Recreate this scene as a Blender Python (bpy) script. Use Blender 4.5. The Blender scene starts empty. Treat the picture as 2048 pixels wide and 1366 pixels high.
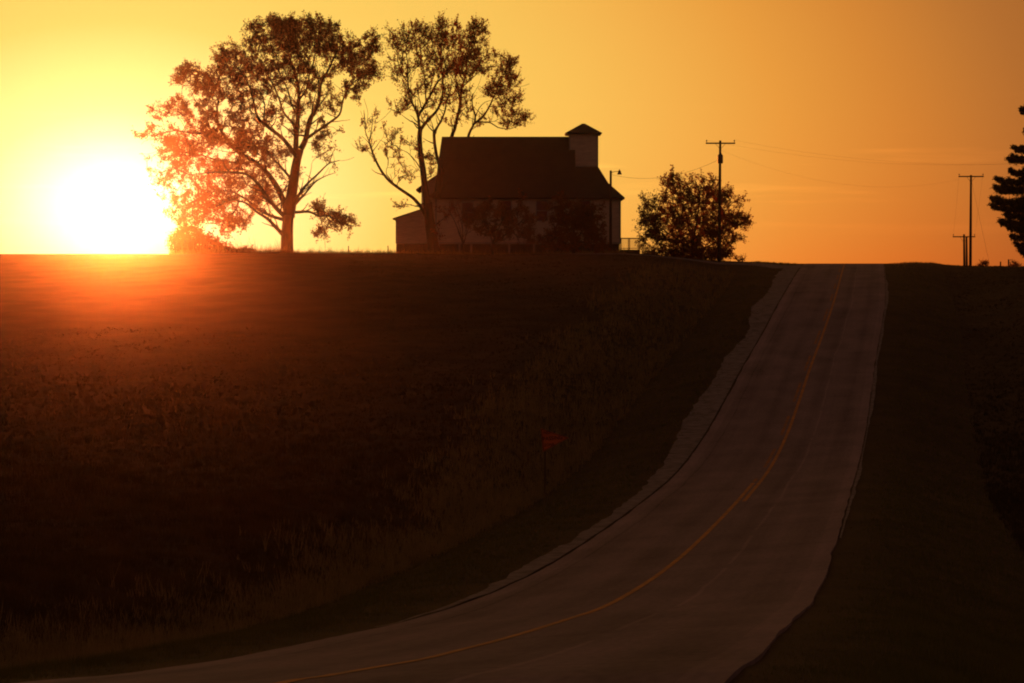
import bpy, math, random
import numpy as np
from mathutils import Vector, Matrix

random.seed(7)
rng = np.random.default_rng(7)
scene = bpy.context.scene
COL = scene.collection

# ------------------------------------------------------------------ camera
F = 4800.0      # focal length in pixels of the 2048 px wide photograph
HY = 540.0      # row of the eye level
cam_d = bpy.data.cameras.new("camera")
cam = bpy.data.objects.new("camera", cam_d)
COL.objects.link(cam)
cam_d.sensor_width = 36.0
cam_d.lens = F / 2048 * 36
cam_d.shift_y = -(683 - HY) / 2048
cam_d.clip_start = 0.2
cam_d.clip_end = 6000
cam.location = (0, 0, 0)
cam.rotation_euler = (math.radians(90), 0, 0)
scene.camera = cam


def at(px, py, D):
    """point of the place seen at pixel (px,py), D metres ahead of the camera"""
    return Vector(((px - 1024) / F * D, D, (HY - py) / F * D))


# ------------------------------------------------------------------ sun and sky
SUN_PX, SUN_PY = 235, 452
S = Vector(((SUN_PX - 1024) / F, 1.0, (HY - SUN_PY) / F)).normalized()
sun_d = bpy.data.lights.new("sun", 'SUN')
sun_d.energy = 3.0
sun_d.angle = math.radians(0.5)
sun_d.color = (1.0, 0.155, 0.022)
sun = bpy.data.objects.new("sun", sun_d)
COL.objects.link(sun)
sun.rotation_euler = S.to_track_quat('Z', 'Y').to_euler()

world = bpy.data.worlds.new("World")
scene.world = world
world.use_nodes = True
W = world.node_tree
W.nodes.clear()


def wn(t, **k):
    n = W.nodes.new(t)
    for a, b in k.items():
        setattr(n, a, b)
    return n


def wmath(op, a, b=None, c=None):
    n = wn('ShaderNodeMath', operation=op)
    for i, v in enumerate((a, b, c)):
        if v is None:
            continue
        if isinstance(v, (int, float)):
            n.inputs[i].default_value = v
        else:
            W.links.new(v, n.inputs[i])
    return n.outputs[0]


tc = wn('ShaderNodeTexCoord')
sep = wn('ShaderNodeSeparateXYZ')
W.links.new(tc.outputs['Generated'], sep.inputs[0])
dx, dy, dz = sep.outputs
# angle from the sun, squeezed sideways so that the glow is a little wider than tall
az = wmath('ARCTAN2', dx, dy)
hyp = wmath('SQRT', wmath('ADD', wmath('MULTIPLY', dx, dx), wmath('MULTIPLY', dy, dy)))
el = wmath('ARCTAN2', dz, hyp)
az0 = math.atan2(S.x, S.y)
el0 = math.atan2((HY - 405) / F, 1.0)     # the glow is widest just above the sun
daz = wmath('MULTIPLY', wmath('SUBTRACT', az, az0), 0.89)
dele = wmath('MULTIPLY', wmath('SUBTRACT', el, el0), 1.36)
th = wmath('SQRT', wmath('ADD', wmath('MULTIPLY', daz, daz), wmath('MULTIPLY', dele, dele)))


def ramp(stops, fac, rng_):
    r = wn('ShaderNodeValToRGB')
    e = r.color_ramp.elements
    while len(e) > 1:
        e.remove(e[0])
    first = True
    for p, c in stops:
        q = p / rng_
        if first:
            e[0].position = q
            x = e[0]
            first = False
        else:
            x = e.new(q)
        x.color = (c[0] / 4, c[1] / 4, c[2] / 4, 1)
    W.links.new(wmath('DIVIDE', fac, rng_), r.inputs[0])
    m = wn('ShaderNodeVectorMath', operation='SCALE')
    W.links.new(r.outputs[0], m.inputs[0])
    m.inputs['Scale'].default_value = 4.0
    return m.outputs[0]


px = 1 / F
stops = [(0, (1.7, 1.6, 1.35)), (90 * px, (1.3, 1.25, .95)), (150 * px, (1.05, 1.05, .62)), (230 * px, (1.0, .92, .38)),
         (360 * px, (1.0, .82, .26)), (480 * px, (.97, .67, .15)), (640 * px, (.96, .60, .12)), (850 * px, (.94, .53, .10)),
         (1000 * px, (.91, .45, .080)), (1200 * px, (.82, .335, .052)), (1400 * px, (.67, .235, .036)),
         (1600 * px, (.47, .16, .031)), (1850 * px, (.34, .105, .022)), (.62, (.18, .068, .030)), (1.1, (.10, .046, .034)),
         (2.0, (.080, .040, .032)), (3.2, (.080, .040, .034))]
glow = ramp(stops, th, 3.2)
# towards the horizon the sky turns redder away from the sun
eln = wmath('MULTIPLY', wmath('MAXIMUM', el, 0.0), -1 / 0.038)
hor = wmath('POWER', 2.718, eln)
far = wmath('MULTIPLY', hor, wmath('SMOOTH_MIN', wmath('MULTIPLY', th, 3.6), 1.0, 0.1))
tint = wn('ShaderNodeMix', data_type='RGBA')
W.links.new(far, tint.inputs['Factor'])
tint.inputs['A'].default_value = (.985, 1.03, 1, 1)
tint.inputs['B'].default_value = (1.05, .66, .52, 1)
mul = wn('ShaderNodeVectorMath', operation='MULTIPLY')
W.links.new(glow, mul.inputs[0])
W.links.new(tint.outputs['Result'], mul.inputs[1])
# long thin streaks of cloud
comb = wn('ShaderNodeCombineXYZ')
W.links.new(wmath('MULTIPLY', az, 9.0), comb.inputs[0])
W.links.new(wmath('MULTIPLY', el, 150.0), comb.inputs[1])
comb.inputs[2].default_value = 3.4
noi = wn('ShaderNodeTexNoise')
noi.inputs['Scale'].default_value = 1.0
noi.inputs['Detail'].default_value = 4.0
noi.inputs['Roughness'].default_value = .55
W.links.new(comb.outputs[0], noi.inputs['Vector'])
mr = wn('ShaderNodeMapRange')
W.links.new(noi.outputs['Fac'], mr.inputs['Value'])
mr.inputs['From Min'].default_value = .56
mr.inputs['From Max'].default_value = .76
mr.inputs['To Min'].default_value = 0
mr.inputs['To Max'].default_value = 1
band = wmath('POWER', 2.718, wmath('MULTIPLY', wmath('POWER', wmath('DIVIDE', wmath('SUBTRACT', el, 0.040), 0.022), 2.0), -1.0))
cl = wmath('MULTIPLY', mr.outputs[0], band)
clm = wmath('ADD', 1.0, wmath('MULTIPLY', cl, 0.22))
mul2 = wn('ShaderNodeVectorMath', operation='SCALE')
W.links.new(mul.outputs[0], mul2.inputs[0])
W.links.new(clm, mul2.inputs['Scale'])
# below the eye level: dark earth colour
bg = wn('ShaderNodeBackground')
W.links.new(mul2.outputs[0], bg.inputs['Color'])
bg.inputs['Strength'].default_value = 1.0
wo = wn('ShaderNodeOutputWorld')
W.links.new(bg.outputs[0], wo.inputs['Surface'])
world.cycles.sampling_method = 'MANUAL'
world.cycles.sample_map_resolution = 1024

scene.view_settings.view_transform = 'Standard'
scene.view_settings.look = 'None'
scene.view_settings.exposure = 0
scene.view_settings.gamma = 1
scene.cycles.use_denoising = True
scene.cycles.max_bounces = 5
scene.cycles.diffuse_bounces = 2
scene.cycles.volume_bounces = 0
scene.cycles.transparent_max_bounces = 8
scene.cycles.pixel_filter_type = 'BLACKMAN_HARRIS'
scene.cycles.filter_width = 2.0


# ------------------------------------------------------------------ materials
def mat(name, color, rough=.9, noise=None, spec=.2, translucent=0, bump=0, metal=0, glowthrough=1.3):
    """noise = (scale, amount, second colour, stretch xyz)"""
    m = bpy.data.materials.new(name)
    m.use_nodes = True
    N, Lk = m.node_tree.nodes, m.node_tree.links
    b = N['Principled BSDF']
    b.inputs['Roughness'].default_value = rough
    b.inputs['Specular IOR Level'].default_value = spec
    b.inputs['Metallic'].default_value = metal
    b.inputs['Base Color'].default_value = (*color, 1)
    csock = None
    if noise:
        sc, c2, st = noise
        t = N.new('ShaderNodeTexCoord')
        mp = N.new('ShaderNodeMapping')
        mp.inputs['Scale'].default_value = st
        Lk.new(t.outputs['Object'], mp.inputs['Vector'])
        n = N.new('ShaderNodeTexNoise')
        n.inputs['Scale'].default_value = sc
        n.inputs['Detail'].default_value = 6
        Lk.new(mp.outputs[0], n.inputs['Vector'])
        r = N.new('ShaderNodeMapRange')
        r.inputs['From Min'].default_value = .35
        r.inputs['From Max'].default_value = .65
        Lk.new(n.outputs['Fac'], r.inputs['Value'])
        x = N.new('ShaderNodeMix')
        x.data_type = 'RGBA'
        x.inputs['A'].default_value = (*color, 1)
        x.inputs['B'].default_value = (*c2, 1)
        Lk.new(r.outputs[0], x.inputs['Factor'])
        csock = x.outputs['Result']
        Lk.new(csock, b.inputs['Base Color'])
        if bump:
            bp = N.new('ShaderNodeBump')
            bp.inputs['Strength'].default_value = bump
            bp.inputs['Distance'].default_value = .05
            Lk.new(n.outputs['Fac'], bp.inputs['Height'])
            Lk.new(bp.outputs[0], b.inputs['Normal'])
    if translucent:
        tr = N.new('ShaderNodeBsdfTranslucent')
        tr.inputs['Color'].default_value = (*[min(c * glowthrough, .9) for c in color], 1)
        ms = N.new('ShaderNodeMixShader')
        ms.inputs[0].default_value = translucent
        Lk.new(b.outputs[0], ms.inputs[1])
        Lk.new(tr.outputs[0], ms.inputs[2])
        Lk.new(ms.outputs[0], N['Material Output'].inputs['Surface'])
    return m


M = dict(
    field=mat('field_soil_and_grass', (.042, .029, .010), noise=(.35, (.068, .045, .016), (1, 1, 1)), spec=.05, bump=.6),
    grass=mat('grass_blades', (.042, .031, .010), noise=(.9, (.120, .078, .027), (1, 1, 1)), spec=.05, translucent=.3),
    verge=mat('verge_grass', (.085, .088, .018), noise=(1.3, (.22, .175, .05), (1, 1, 1)), spec=.05, translucent=.3),
    dry=mat('dry_grass', (.29, .215, .084), noise=(1.1, (.13, .10, .036), (1, 1, 1)), spec=.05, translucent=.3),
    gravel=mat('gravel', (.20, .17, .15), noise=(2.2, (.10, .085, .065), (1, 1, 1)), bump=.6),
    paint2=mat('worn_yellow_paint', (.34, .135, .03), noise=(1.4, (.20, .11, .06), (1, 1, 1)), rough=.8),
    paint=mat('yellow_paint', (.47, .175, .018), noise=(1.4, (.28, .12, .03), (1, 1, 1)), rough=.7),
    wood=mat('bark', (.085, .045, .030), noise=(3., (.035, .026, .02), (1, 1, .3)), bump=.5, spec=.1),
    leaf=mat('autumn_leaves', (.13, .045, .014), noise=(.8, (.09, .036, .012), (1, 1, 1)), glowthrough=2.8, translucent=.4, spec=.1),
    leaf2=mat('brown_leaves', (.14, .042, .014), noise=(.8, (.09, .034, .013), (1, 1, 1)), glowthrough=3.8, translucent=.4, spec=.1),
    needle=mat('pine_needles', (.020, .026, .010), noise=(.8, (.03, .03, .012), (1, 1, 1)), spec=.1),
    siding=mat('white_painted_boards', (.68, .57, .42), noise=(1.2, (.54, .44, .32), (1, 1, 6)), rough=.8),
    roof=mat('dark_shingles', (.050, .036, .026), noise=(1.0, (.038, .028, .022), (1, 1, 1)), rough=.95),
    trim=mat('weathered_trim', (.38, .35, .30), noise=(2., (.28, .26, .22), (1, 1, 1))),
    stone=mat('dark_stone', (.055, .042, .034), noise=(2., (.03, .025, .02), (1, 1, 1)), bump=.5),
    dark=mat('painted_doorway_shade', (.012, .010, .008)),
    glass=mat('sunset_red_glass', (.16, .022, .014), rough=.12, spec=.6),  # red of the sunset shining through the building, painted into the panes
    pole=mat('pole_wood', (.075, .040, .028), noise=(2., (.035, .026, .02), (1, 1, .1))),
    metal=mat('dull_metal', (.08, .075, .07), rough=.5, metal=.6),
    sign=mat('sign_face', (.75, .17, .035), noise=(3., (.6, .13, .03), (1, 1, 1)), rough=.5),
    signpost=mat('green_steel_post', (.09, .065, .028), rough=.7),
    ink=mat('black_lettering', (.01, .01, .01), rough=.6),
    deck=mat('deck_wood', (.07, .05, .035), noise=(3., (.05, .035, .025), (1, 1, 1))),
)


# boards on the siding: thin dark grooves every 0.2 m
def grooves(m, axis, pitch):
    N, Lk = m.node_tree.nodes, m.node_tree.links
    b = N['Principled BSDF']
    t = N.new('ShaderNodeTexCoord')
    s = N.new('ShaderNodeSeparateXYZ')
    Lk.new(t.outputs['Object'], s.inputs[0])
    w = N.new('ShaderNodeMath')
    w.operation = 'PINGPONG'
    w.inputs[1].default_value = pitch / 2
    Lk.new(s.outputs[axis], w.inputs[0])
    bp = N.new('ShaderNodeBump')
    bp.inputs['Strength'].default_value = .8
    bp.inputs['Distance'].default_value = .1
    Lk.new(w.outputs[0], bp.inputs['Height'])
    Lk.new(bp.outputs[0], b.inputs['Normal'])


grooves(M['siding'], 2, .2)
grooves(M['roof'], 2, .3)

# pavement: concrete with wheel tracks, joints and tar cracks (UV = metres along, metres across)
def road_material():
    m = bpy.data.materials.new('road_concrete')
    m.use_nodes = True
    N, Lk = m.node_tree.nodes, m.node_tree.links
    b = N['Principled BSDF']
    b.inputs['Roughness'].default_value = .85
    b.inputs['Specular IOR Level'].default_value = .12
    uv = N.new('ShaderNodeUVMap')
    uv.uv_map = 'UVMap'
    sp = N.new('ShaderNodeSeparateXYZ')
    Lk.new(uv.outputs[0], sp.inputs[0])

    def mth(op, a, b_=None, c_=None):
        n = N.new('ShaderNodeMath')
        n.operation = op
        for i, v in enumerate((a, b_, c_)):
            if v is None:
                continue
            if isinstance(v, (int, float)):
                n.inputs[i].default_value = v
            else:
                Lk.new(v, n.inputs[i])
        return n.outputs[0]

    def noise(sx, sy, det=5):
        mp = N.new('ShaderNodeMapping')
        mp.inputs['Scale'].default_value = (sx, sy, 1)
        Lk.new(uv.outputs[0], mp.inputs[0])
        n = N.new('ShaderNodeTexNoise')
        n.inputs['Scale'].default_value = 1
        n.inputs['Detail'].default_value = det
        Lk.new(mp.outputs[0], n.inputs['Vector'])
        return n.outputs['Fac']
    u, v = sp.outputs[0], sp.outputs[1]
    streak = noise(.03, 2.2)
    blot = noise(.25, .5)
    fine = noise(3., 9.)
    # wheel tracks at +-0.95 m from each lane centre
    a = mth('ABSOLUTE', v)
    lane = mth('ABSOLUTE', mth('SUBTRACT', a, 1.8))
    track = mth('POWER', 2.718, mth('MULTIPLY', mth('POWER', mth('DIVIDE', mth('SUBTRACT', lane, .85), .33), 2.0), -1.0))
    val = mth('ADD', .60, mth('MULTIPLY', streak, .42))
    val = mth('ADD', val, mth('MULTIPLY', mth('SUBTRACT', blot, .5), .9))
    val = mth('ADD', val, mth('MULTIPLY', mth('SUBTRACT', fine, .5), .6))
    val = mth('SUBTRACT', val, mth('MULTIPLY', track, .15))
    # transverse joints every 9 m, wavering; dark; and one lengthways seam in each lane, pale
    uw = mth('ADD', u, mth('MULTIPLY', noise(.4, .8, 3), .5))
    j = mth('PINGPONG', uw, 4.6)
    jm = mth('LESS_THAN', j, .035)
    jm = mth('MULTIPLY', jm, mth('GREATER_THAN', noise(.15, .35, 2), .46))
    val = mth('SUBTRACT', val, mth('MULTIPLY', jm, .45))
    vw = mth('ADD', v, mth('MULTIPLY', mth('SUBTRACT', noise(.08, .3, 3), .5), .5))
    seam = mth('LESS_THAN', mth('ABSOLUTE', mth('SUBTRACT', vw, 1.35)), .045)
    seam = mth('MULTIPLY', seam, mth('GREATER_THAN', noise(.2, .1, 2), .42))
    val = mth('ADD', val, mth('MULTIPLY', seam, .22))
    seam2 = mth('LESS_THAN', mth('ABSOLUTE', mth('ADD', vw, 2.9)), .04)
    val = mth('SUBTRACT', val, mth('MULTIPLY', seam2, .18))
    # faded pale edge
    edge = mth('GREATER_THAN', a, 3.25)
    val = mth('ADD', val, mth('MULTIPLY', mth('MULTIPLY', edge, noise(.3, 1.5, 4)), .22))
    sc = N.new('ShaderNodeVectorMath')
    sc.operation = 'SCALE'
    sc.inputs[0].default_value = (.228, .169, .155)
    Lk.new(val, sc.inputs['Scale'])
    Lk.new(sc.outputs[0], b.inputs['Base Color'])
    return m


M['road'] = road_material()


# ------------------------------------------------------------------ object helpers
def tag(o, label=None, cat=None, group=None, kind=None):
    if label:
        o['label'] = label
    if cat:
        o['category'] = cat
    if group:
        o['group'] = group
    if kind:
        o['kind'] = kind
    return o


def empty(name, loc, label, cat, group=None):
    o = bpy.data.objects.new(name, None)
    COL.objects.link(o)
    o.empty_display_size = .3
    o.location = loc
    return tag(o, label, cat, group)


def root_loc(o):
    v = Vector((0, 0, 0))
    while o is not None:
        v += Vector(o.location)
        o = o.parent
    return v


def mesh_np(name, V, Fq, material, parent=None, base=None, smooth=False, uv=None):
    """V (n,3) world coordinates, Fq (m,k) faces of equal size"""
    V = np.asarray(V, dtype=np.float32).reshape(-1, 3)
    Fq = np.asarray(Fq, dtype=np.int32)
    off = root_loc(parent) if parent is not None else Vector(base if base is not None else (0, 0, 0))
    V = V - np.array(off, dtype=np.float32)
    me = bpy.data.meshes.new(name)
    k = Fq.shape[1]
    me.vertices.add(len(V))
    me.vertices.foreach_set('co', V.ravel())
    me.loops.add(Fq.size)
    me.loops.foreach_set('vertex_index', Fq.ravel())
    me.polygons.add(len(Fq))
    me.polygons.foreach_set('loop_start', np.arange(0, Fq.size, k, dtype=np.int32))
    me.polygons.foreach_set('use_smooth', np.full(len(Fq), smooth))
    if uv is not None:
        l = me.uv_layers.new(name='UVMap')
        l.data.foreach_set('uv', np.asarray(uv, dtype=np.float32)[Fq.ravel()].ravel())
    me.update(calc_edges=True)
    me.materials.append(material)
    o = bpy.data.objects.new(name, me)
    COL.objects.link(o)
    if parent is not None:
        o.parent = parent
    else:
        o.location = off
    return o


class MB:
    def __init__(s):
        s.v, s.f = [], []

    def poly(s, pts, faces):
        b = len(s.v)
        s.v += [tuple(p) for p in pts]
        s.f += [tuple(b + i for i in f) for f in faces]

    def box(s, x0, x1, y0, y1, z0, z1):
        s.poly([(x0, y0, z0), (x1, y0, z0), (x1, y1, z0), (x0, y1, z0), (x0, y0, z1), (x1, y0, z1), (x1, y1, z1), (x0, y1, z1)],
               [(3, 2, 1, 0), (4, 5, 6, 7), (0, 1, 5, 4), (1, 2, 6, 5), (2, 3, 7, 6), (3, 0, 4, 7)])

    def slab(s, quad, t):
        """a thick quad: the corners and the same pushed back by vector t"""
        q = [Vector(p) for p in quad]
        n = len(q)
        s.poly(q + [p + Vector(t) for p in q],
               [tuple(range(n)), tuple(range(2 * n - 1, n - 1, -1))] + [(i, i + n, (i + 1) % n + n, (i + 1) % n) for i in range(n)])

    def tube(s, pts, rad, n=8, cap=True):
        pts = [Vector(p) for p in pts]
        if isinstance(rad, (int, float)):
            rad = [rad] * len(pts)
        b = len(s.v)
        ref = None
        for i, p in enumerate(pts):
            t = (pts[min(i + 1, len(pts) - 1)] - pts[max(i - 1, 0)])
            if t.length < 1e-9:
                t = Vector((0, 0, 1))
            t.normalize()
            if ref is None:
                ref = t.orthogonal().normalized()
            u = (ref - t * ref.dot(t))
            if u.length < 1e-6:
                u = t.orthogonal()
            u.normalize()
            ref = u
            w = t.cross(u)
            for k in range(n):
                a = 2 * math.pi * k / n
                s.v.append(tuple(p + (u * math.cos(a) + w * math.sin(a)) * rad[i]))
        for i in range(len(pts) - 1):
            for k in range(n):
                k2 = (k + 1) % n
                s.f.append((b + i * n + k, b + i * n + k2, b + (i + 1) * n + k2, b + (i + 1) * n + k))
        if cap:
            s.f.append(tuple(b + k for k in range(n - 1, -1, -1)))
            e = b + (len(pts) - 1) * n
            s.f.append(tuple(e + k for k in range(n)))

    def bar(s, a, b, w, h=None):
        """rectangular bar from a to b"""
        h = h or w
        a, b = Vector(a), Vector(b)
        t = (b - a).normalized()
        up = Vector((0, 0, 1)) if abs(t.z) < .9 else Vector((0, 1, 0))
        u = t.cross(up).normalized() * w / 2
        v = u.normalized().cross(t).normalized() * h / 2
        s.poly([a - u - v, a + u - v, a + u + v, a - u + v, b - u - v, b + u - v, b + u + v, b - u + v],
               [(3, 2, 1, 0), (4, 5, 6, 7), (0, 1, 5, 4), (1, 2, 6, 5), (2, 3, 7, 6), (3, 0, 4, 7)])

    def build(s, name, material, parent=None, base=None, smooth=False):
        off = root_loc(parent) if parent is not None else Vector(base if base is not None else (0, 0, 0))
        me = bpy.data.meshes.new(name)
        me.from_pydata([tuple(Vector(p) - off) for p in s.v], [], s.f)
        if smooth:
            me.polygons.foreach_set('use_smooth', [True] * len(me.polygons))
        me.materials.append(material)
        me.update()
        o = bpy.data.objects.new(name, me)
        COL.objects.link(o)
        if parent is not None:
            o.parent = parent
        else:
            o.location = off
        return o


# ------------------------------------------------------------------ road line (metres: x, y, z, bank)
RW = 7.3
RC = np.array([
    (29.57, 214.74, 0.358, 0.009),
    (22.55, 168.87, -2.139, 0.009),
    (19.25, 149.6, -4.007, 0.014),
    (16.49, 133.67, -5.445, 0.023),
    (14.29, 120.54, -6.615, 0.035),
    (12.33, 108.78, -7.494, 0.051),
    (10.33, 96.94, -7.967, 0.072),
    (8.12, 83.37, -7.83, 0.093),
    (6.24, 71.43, -7.494, 0.112),
    (4.74, 61.78, -7.134, 0.122),
    (3.53, 53.99, -6.756, 0.117),
    (2.53, 47.6, -6.356, 0.102),
    (1.69, 42.27, -5.947, 0.09),
    (0.98, 37.69, -5.483, 0.086),
    (0.4, 33.98, -5.1, 0.087),
    (-0.08, 30.9, -4.769, 0.087),
    (-0.48, 28.31, -4.474, 0.082),
    (-0.82, 26.12, -4.226, 0.075),
    (-1.12, 24.22, -3.984, 0.066),
    (-1.38, 22.59, -3.775, 0.062),
    (-1.6, 21.15, -3.589, 0.059),
    (-1.8, 19.89, -3.423, 0.057)])
def extend():
    P = RC.copy()
    # beyond the crest
    h = P[0, :2] - P[1, :2]
    h /= np.linalg.norm(h)
    far_ = []
    for d, z in ((14, .62), (28, .45), (45, -.5), (80, -4.0), (160, -10), (320, -13)):
        far_.append((P[0, 0] + h[0] * d, P[0, 1] + h[1] * d, z, 0))
    # on past the left edge of the picture
    hd = P[-1, :2] - P[-2, :2]
    ang = math.atan2(hd[1], hd[0])
    near = []
    x, y, z = P[-1, :3]
    for k in range(10):
        ang -= math.radians(3.5)
        x += math.cos(ang) * 3
        y += math.sin(ang) * 3
        z += .12 * (1 if k < 4 else 0)
        near.append((x, y, z, P[-1, 3]))
    return np.array(far_[::-1] + [tuple(p) for p in P] + near)


def catmull(P, step):
    out = []
    n = len(P)
    for i in range(n - 1):
        p0, p1, p2, p3 = P[max(i - 1, 0)], P[i], P[i + 1], P[min(i + 2, n - 1)]
        d = np.linalg.norm(p2[:2] - p1[:2])
        m1 = (p2 - p0) / max(np.linalg.norm(p2[:2] - p0[:2]), 1e-6) * d
        m2 = (p3 - p1) / max(np.linalg.norm(p3[:2] - p1[:2]), 1e-6) * d
        k = max(int(d / step), 1)
        for j in range(k):
            t = j / k
            out.append((2 * t**3 - 3 * t**2 + 1) * p1 + (t**3 - 2 * t**2 + t) * m1 + (-2 * t**3 + 3 * t**2) * p2 + (t**3 - t**2) * m2)
    out.append(P[-1])
    return np.array(out)


RP = catmull(extend(), .6)
_d = np.diff(RP[:, :2], axis=0)
RS = np.r_[0, np.cumsum(np.hypot(_d[:, 0], _d[:, 1]))]
_t = np.gradient(RP[:, :2], axis=0)
RT = _t / np.linalg.norm(_t, axis=1)[:, None]
RN = np.c_[RT[:, 1], -RT[:, 0]]         # points to the field (picture left) side is negative below


def road_query(X, Y):
    """signed distance from the road's middle (+ = camera / right side), and the road's height there"""
    X, Y = np.asarray(X, float).ravel(), np.asarray(Y, float).ravel()
    d = np.empty(len(X))
    z = np.empty(len(X))
    bk = np.empty(len(X))
    for a in range(0, len(X), 20000):
        x, y = X[a:a + 20000, None], Y[a:a + 20000, None]
        q = (x - RP[None, :, 0])**2 + (y - RP[None, :, 1])**2
        k = q.argmin(1)
        ex, ey = x[:, 0] - RP[k, 0], y[:, 0] - RP[k, 1]
        lat = -(ex * RN[k, 0] + ey * RN[k, 1])
        along = ex * RT[k, 0] + ey * RT[k, 1]
        k2 = np.clip(k + np.where(along > 0, 1, -1), 0, len(RP) - 1)
        L = np.maximum(np.hypot(RP[k2, 0] - RP[k, 0], RP[k2, 1] - RP[k, 1]), 1e-6)
        w = np.clip(np.abs(along) / L, 0, 1)
        z[a:a + 20000] = RP[k, 2] * (1 - w) + RP[k2, 2] * w
        bk[a:a + 20000] = RP[k, 3] * (1 - w) + RP[k2, 3] * w
        d[a:a + 20000] = np.where(lat >= 0, 1, -1) * np.sqrt(q[np.arange(len(k)), k])
    return d, z, bk


def sstep(a, b, x):
    t = np.clip((x - a) / (b - a), 0, 1)
    return t * t * (3 - 2 * t)


# ------------------------------------------------------------------ terrain
_pr = RP[(RP[:, 1] > 45) & (RP[:, 1] < 240)]
_o = np.argsort(_pr[:, 1])
PY = np.r_[-60, 0, 12, 22, 32, _pr[_o, 1], 262, 300, 380, 500, 1000]
PZ = np.r_[-1.6, -1.9, -2.6, -4.2, -5.9, _pr[_o, 2], -.5, -3.5, -10., -14., -16.]
CU = np.array([-2000, 0, 350, 500, 790, 1000, 1240, 1290, 1350, 1430, 1520, 1600, 1770, 1795, 1815, 1865, 1890, 1930, 2048, 3000])
CV = np.array([509, 508, 508, 506, 507, 510, 506, 508, 513, 521, 524, 529, 529, 527, 525.5, 526, 530, 532, 533, 533])


def wob(X, Y):
    return (np.sin(X * .21 + Y * .13) + np.sin(X * .37 - Y * .29 + 1.3) + .6 * np.sin(X * .9 + Y * .7 + 2.) + .5 * np.sin(-X * 1.3 + Y * 1.1)) / 3


def height(X, Y):
    sh = np.shape(X)
    X, Y = np.asarray(X, float).ravel(), np.asarray(Y, float).ravel()
    d, zr, bk = road_query(X, Y)
    a = np.abs(d)
    side = np.sign(d)
    H = np.interp(Y, PY, PZ)
    # road side cross-section
    lat = np.clip(a - RW / 2, 0, None)
    edge = zr + bk * side * RW / 2 * np.clip(a / (RW / 2), 0, 1)
    left = side < 0
    dz = np.where(left,
                  np.interp(lat, [0, .5, 2.2, 5.2, 6.6, 9.5, 12, 20], [-.05, -.04, -.12, -.85, -.80, .15, .35, .35]),
                  np.interp(lat, [0, .4, 1.5, 5.0, 6.5, 10, 14, 20], [-.03, -.04, -.14, -1.0, -1.0, -.35, -.2, -.2]))
    dz = dz * (1 - .8 * sstep(185, 215, Y))
    near = edge + dz
    w = sstep(6, 24, lat)
    T = near * (1 - w) + H * w
    T += wob(X, Y) * .12 * sstep(5, 14, lat) * (1 - .7 * sstep(190, 215, Y))
    # lift of the crest
    u = 1024 + F * X / np.maximum(Y, 1)
    vc = np.interp(u, CU, CV)
    lift = (529.5 - vc) / F * 232
    T += lift * sstep(RW / 2, RW / 2 + 3.5, a) * sstep(95, 226, Y) * (1 - sstep(300, 500, Y)) * np.where(Y > 5, 1, 0)
    # pavement seat
    T = np.where(a < RW / 2 - .9, zr + bk * d - .13, T)
    return T.reshape(sh)


def stretch(lo, hi, step, far, g):
    a = [hi]
    s = step
    while a[-1] < far:
        s *= g
        a.append(a[-1] + s)
    return a


xs = np.arange(-62, 66.01, .8)
xr = stretch(0, 66, .8, 480, 1.12)[1:]
xl = [-v for v in stretch(0, 62, .8, 480, 1.12)[1:]][::-1]
GX = np.array(xl + list(xs) + xr)
ys = np.concatenate([np.arange(-16, 60, .5), np.arange(60, 262, .8)])
GY = np.array([-40, -28] + list(ys) + stretch(0, 262, .8, 540, 1.09)[1:])
XX, YY = np.meshgrid(GX, GY)
ZZ = height(XX, YY)
nx, ny = len(GX), len(GY)
idx = np.arange(nx * ny).reshape(ny, nx)
Fq = np.stack([idx[:-1, :-1], idx[:-1, 1:], idx[1:, 1:], idx[1:, :-1]], -1).reshape(-1, 4)
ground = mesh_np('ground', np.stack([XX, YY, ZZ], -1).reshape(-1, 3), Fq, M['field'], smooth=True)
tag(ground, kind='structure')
_dd, _, _ = road_query(XX, YY)
DD = _dd.reshape(XX.shape)


def bil(G, x, y):
    x, y = np.atleast_1d(x).astype(float), np.atleast_1d(y).astype(float)
    i = np.clip(np.searchsorted(GX, x) - 1, 0, nx - 2)
    j = np.clip(np.searchsorted(GY, y) - 1, 0, ny - 2)
    a = (x - GX[i]) / (GX[i + 1] - GX[i])
    b = (y - GY[j]) / (GY[j + 1] - GY[j])
    return G[j, i] * (1 - a) * (1 - b) + G[j, i + 1] * a * (1 - b) + G[j + 1, i] * (1 - a) * b + G[j + 1, i + 1] * a * b


# bring the skyline of the hill to its height: measure it along bearings, lift or lower the crest
us = np.arange(-400, 2500, 12.0)
Ys = np.linspace(150, 300, 120)
sk = np.array([(bil(ZZ, (u - 1024) / F * Ys, Ys) / Ys).max() for u in us])
dl = (HY - np.interp(us, CU, CV)) / F - sk
UU = 1024 + F * XX / np.maximum(YY, 1)
cor = np.interp(UU, us, dl) * 228 * sstep(110, 215, YY) * (1 - sstep(300, 480, YY)) * sstep(RW / 2, RW / 2 + 3.5, np.abs(DD))
ZZ = ZZ + cor
_v = np.stack([XX, YY, ZZ], -1).reshape(-1, 3).astype(np.float32)
ground.data.vertices.foreach_set('co', _v.ravel())
ground.data.update()


def gz(x, y):
    return float(bil(ZZ, x, y)[0])


def on_ground(px_, D, sink=0.0):
    x = (px_ - 1024) / F * D
    return Vector((x, D, gz(x, D) - sink))


# ------------------------------------------------------------------ road surface
def lateral_point(k, v):
    """v metres across (+ = camera / right side)"""
    return (RP[k, 0] - RN[k, 0] * v, RP[k, 1] - RN[k, 1] * v, RP[k, 2] + RP[k, 3] * v)


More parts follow.
